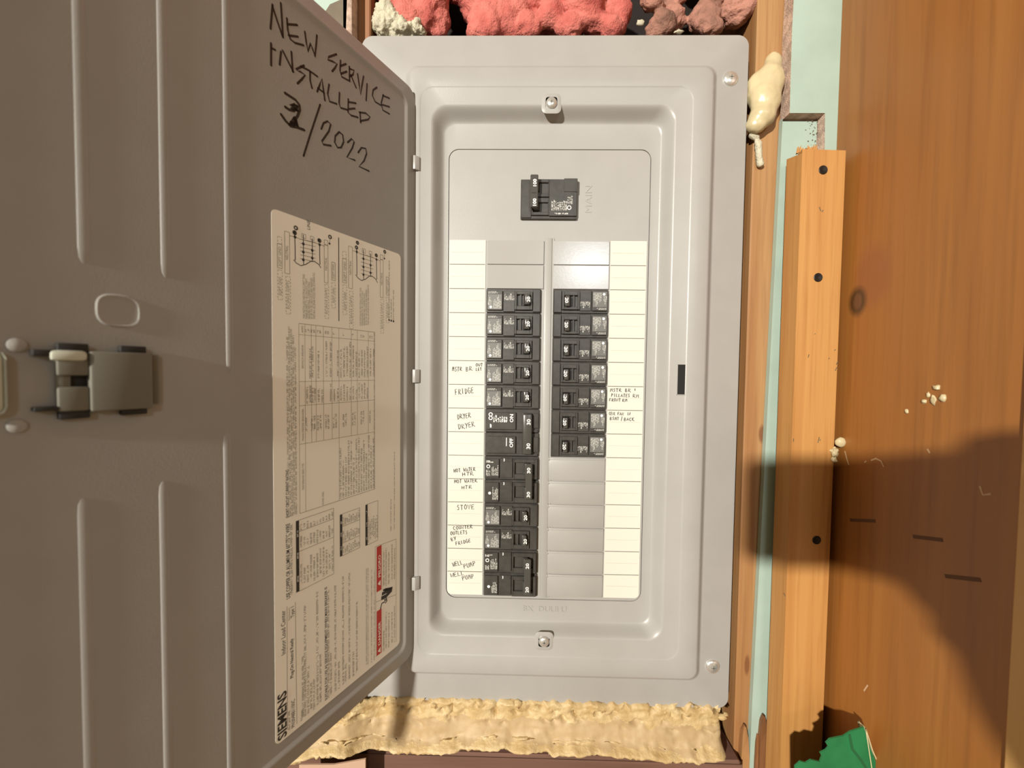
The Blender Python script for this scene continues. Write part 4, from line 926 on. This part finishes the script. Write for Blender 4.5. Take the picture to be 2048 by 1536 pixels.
b = MB(); b.loft([[(x+.005, YG-.02, z) for x, z in q], [(x+.035, YG-.02, z) for x, z in q], [(x+.05, YG+.3, z-.03) for x, z in q], [(x+.02, YG+.3, z-.03) for x, z in q]]); b.build('side_panel', M['cream'], t, GO)
b = MB(); cr = [onY(*p, YG-.03) for p in ((1700, 1470), (1706, 1500), (1722, 1520), (1738, 1545), (1760, 1600))]
b.stroke(cr, .09, lambda x, z: (x, YG-.008, z)); b.build('fold_crease', mat('green_crease', (.008, .09, .03), .6), t, GO)

# ------------------------------------------------------------------ the phone that takes the picture, held by a hand (it shades the jamb)
PY = CAM[1]-.12
HO = (2.4, PY-.2, -6.4)
t = thing('phone', 'black phone held level in front of the panel', 'phone', HO)
b = MB(); b.prism(rrect(-.45, 5.85, -7.98, -4.26, .45, 5), PY-.32, PY, bev=.04); b.build('phone_body', M['phone'], t, HO, smooth=40)
b = MB(); b.prism(rrect(-.35, 5.75, -7.88, -4.36, .38, 5), PY-.33, PY-.318); b.build('screen', mat('phone_screen', (.01, .01, .012), .08), t, HO)
me = bpy.data.meshes.new('person')
vs, es, rr = [], [], []
def jn(p, r, par=None):
    vs.append(tuple(c*I for c in p)); rr.append(r*I); k = len(vs)-1
    if par is not None: es.append((par, k))
    return k
y1 = PY-.75
wr = jn((7.0, y1-.5, -11.3), 1.7); fa = jn((7.7, y1-2.2, -15.5), 2.0, wr); jn((9.0, y1-4.6, -21.5), 2.4, fa)
pm = jn((6.1, y1-.3, -9.0), 2.1, wr); pm2 = jn((6.1, y1-.25, -7.2), 1.3, pm); pm3 = jn((6.0, y1-.2, -5.6), 1.0, pm2)
for (a, c, d) in (((6.3, y1+.1, -4.6), (6.0, PY+.30, -4.25), (5.3, PY+.33, -4.35)), ((6.6, y1+.3, -5.5), (6.1, PY+.35, -5.3), (4.8, PY+.35, -5.5)), ((6.7, y1+.3, -6.5), (6.1, PY+.36, -6.4), (4.7, PY+.36, -6.5)), ((6.6, y1+.3, -7.5), (6.1, PY+.34, -7.4), (4.9, PY+.34, -7.5))):
    k = jn(a, .45, pm3 if a[2] > -5 else pm2); k = jn(c, .42, k); jn(d, .36, k)
k = jn((5.35, y1-.25, -8.7), 1.25, pm); k = jn((4.8, y1-.1, -8.2), .85, k); jn((3.9, y1, -7.7), .42, k)
me.from_pydata(vs, es, []); o = bpy.data.objects.new('person', me); C.objects.link(o); o.location = W(0, 0, 0)
sm = o.modifiers.new('skin', 'SKIN'); sm.use_smooth_shade = True
for v, r in zip(me.skin_vertices[0].data, rr): v.radius = (r*.8, r*.8)
me.skin_vertices[0].data[0].use_root = True
o.modifiers.new('sub', 'SUBSURF').levels = 1; o.modifiers['sub'].render_levels = 2
me.materials.append(M['skin']); tag(o, 'bare hand and forearm holding the phone', 'person')
bpy.data.objects.remove(_to)
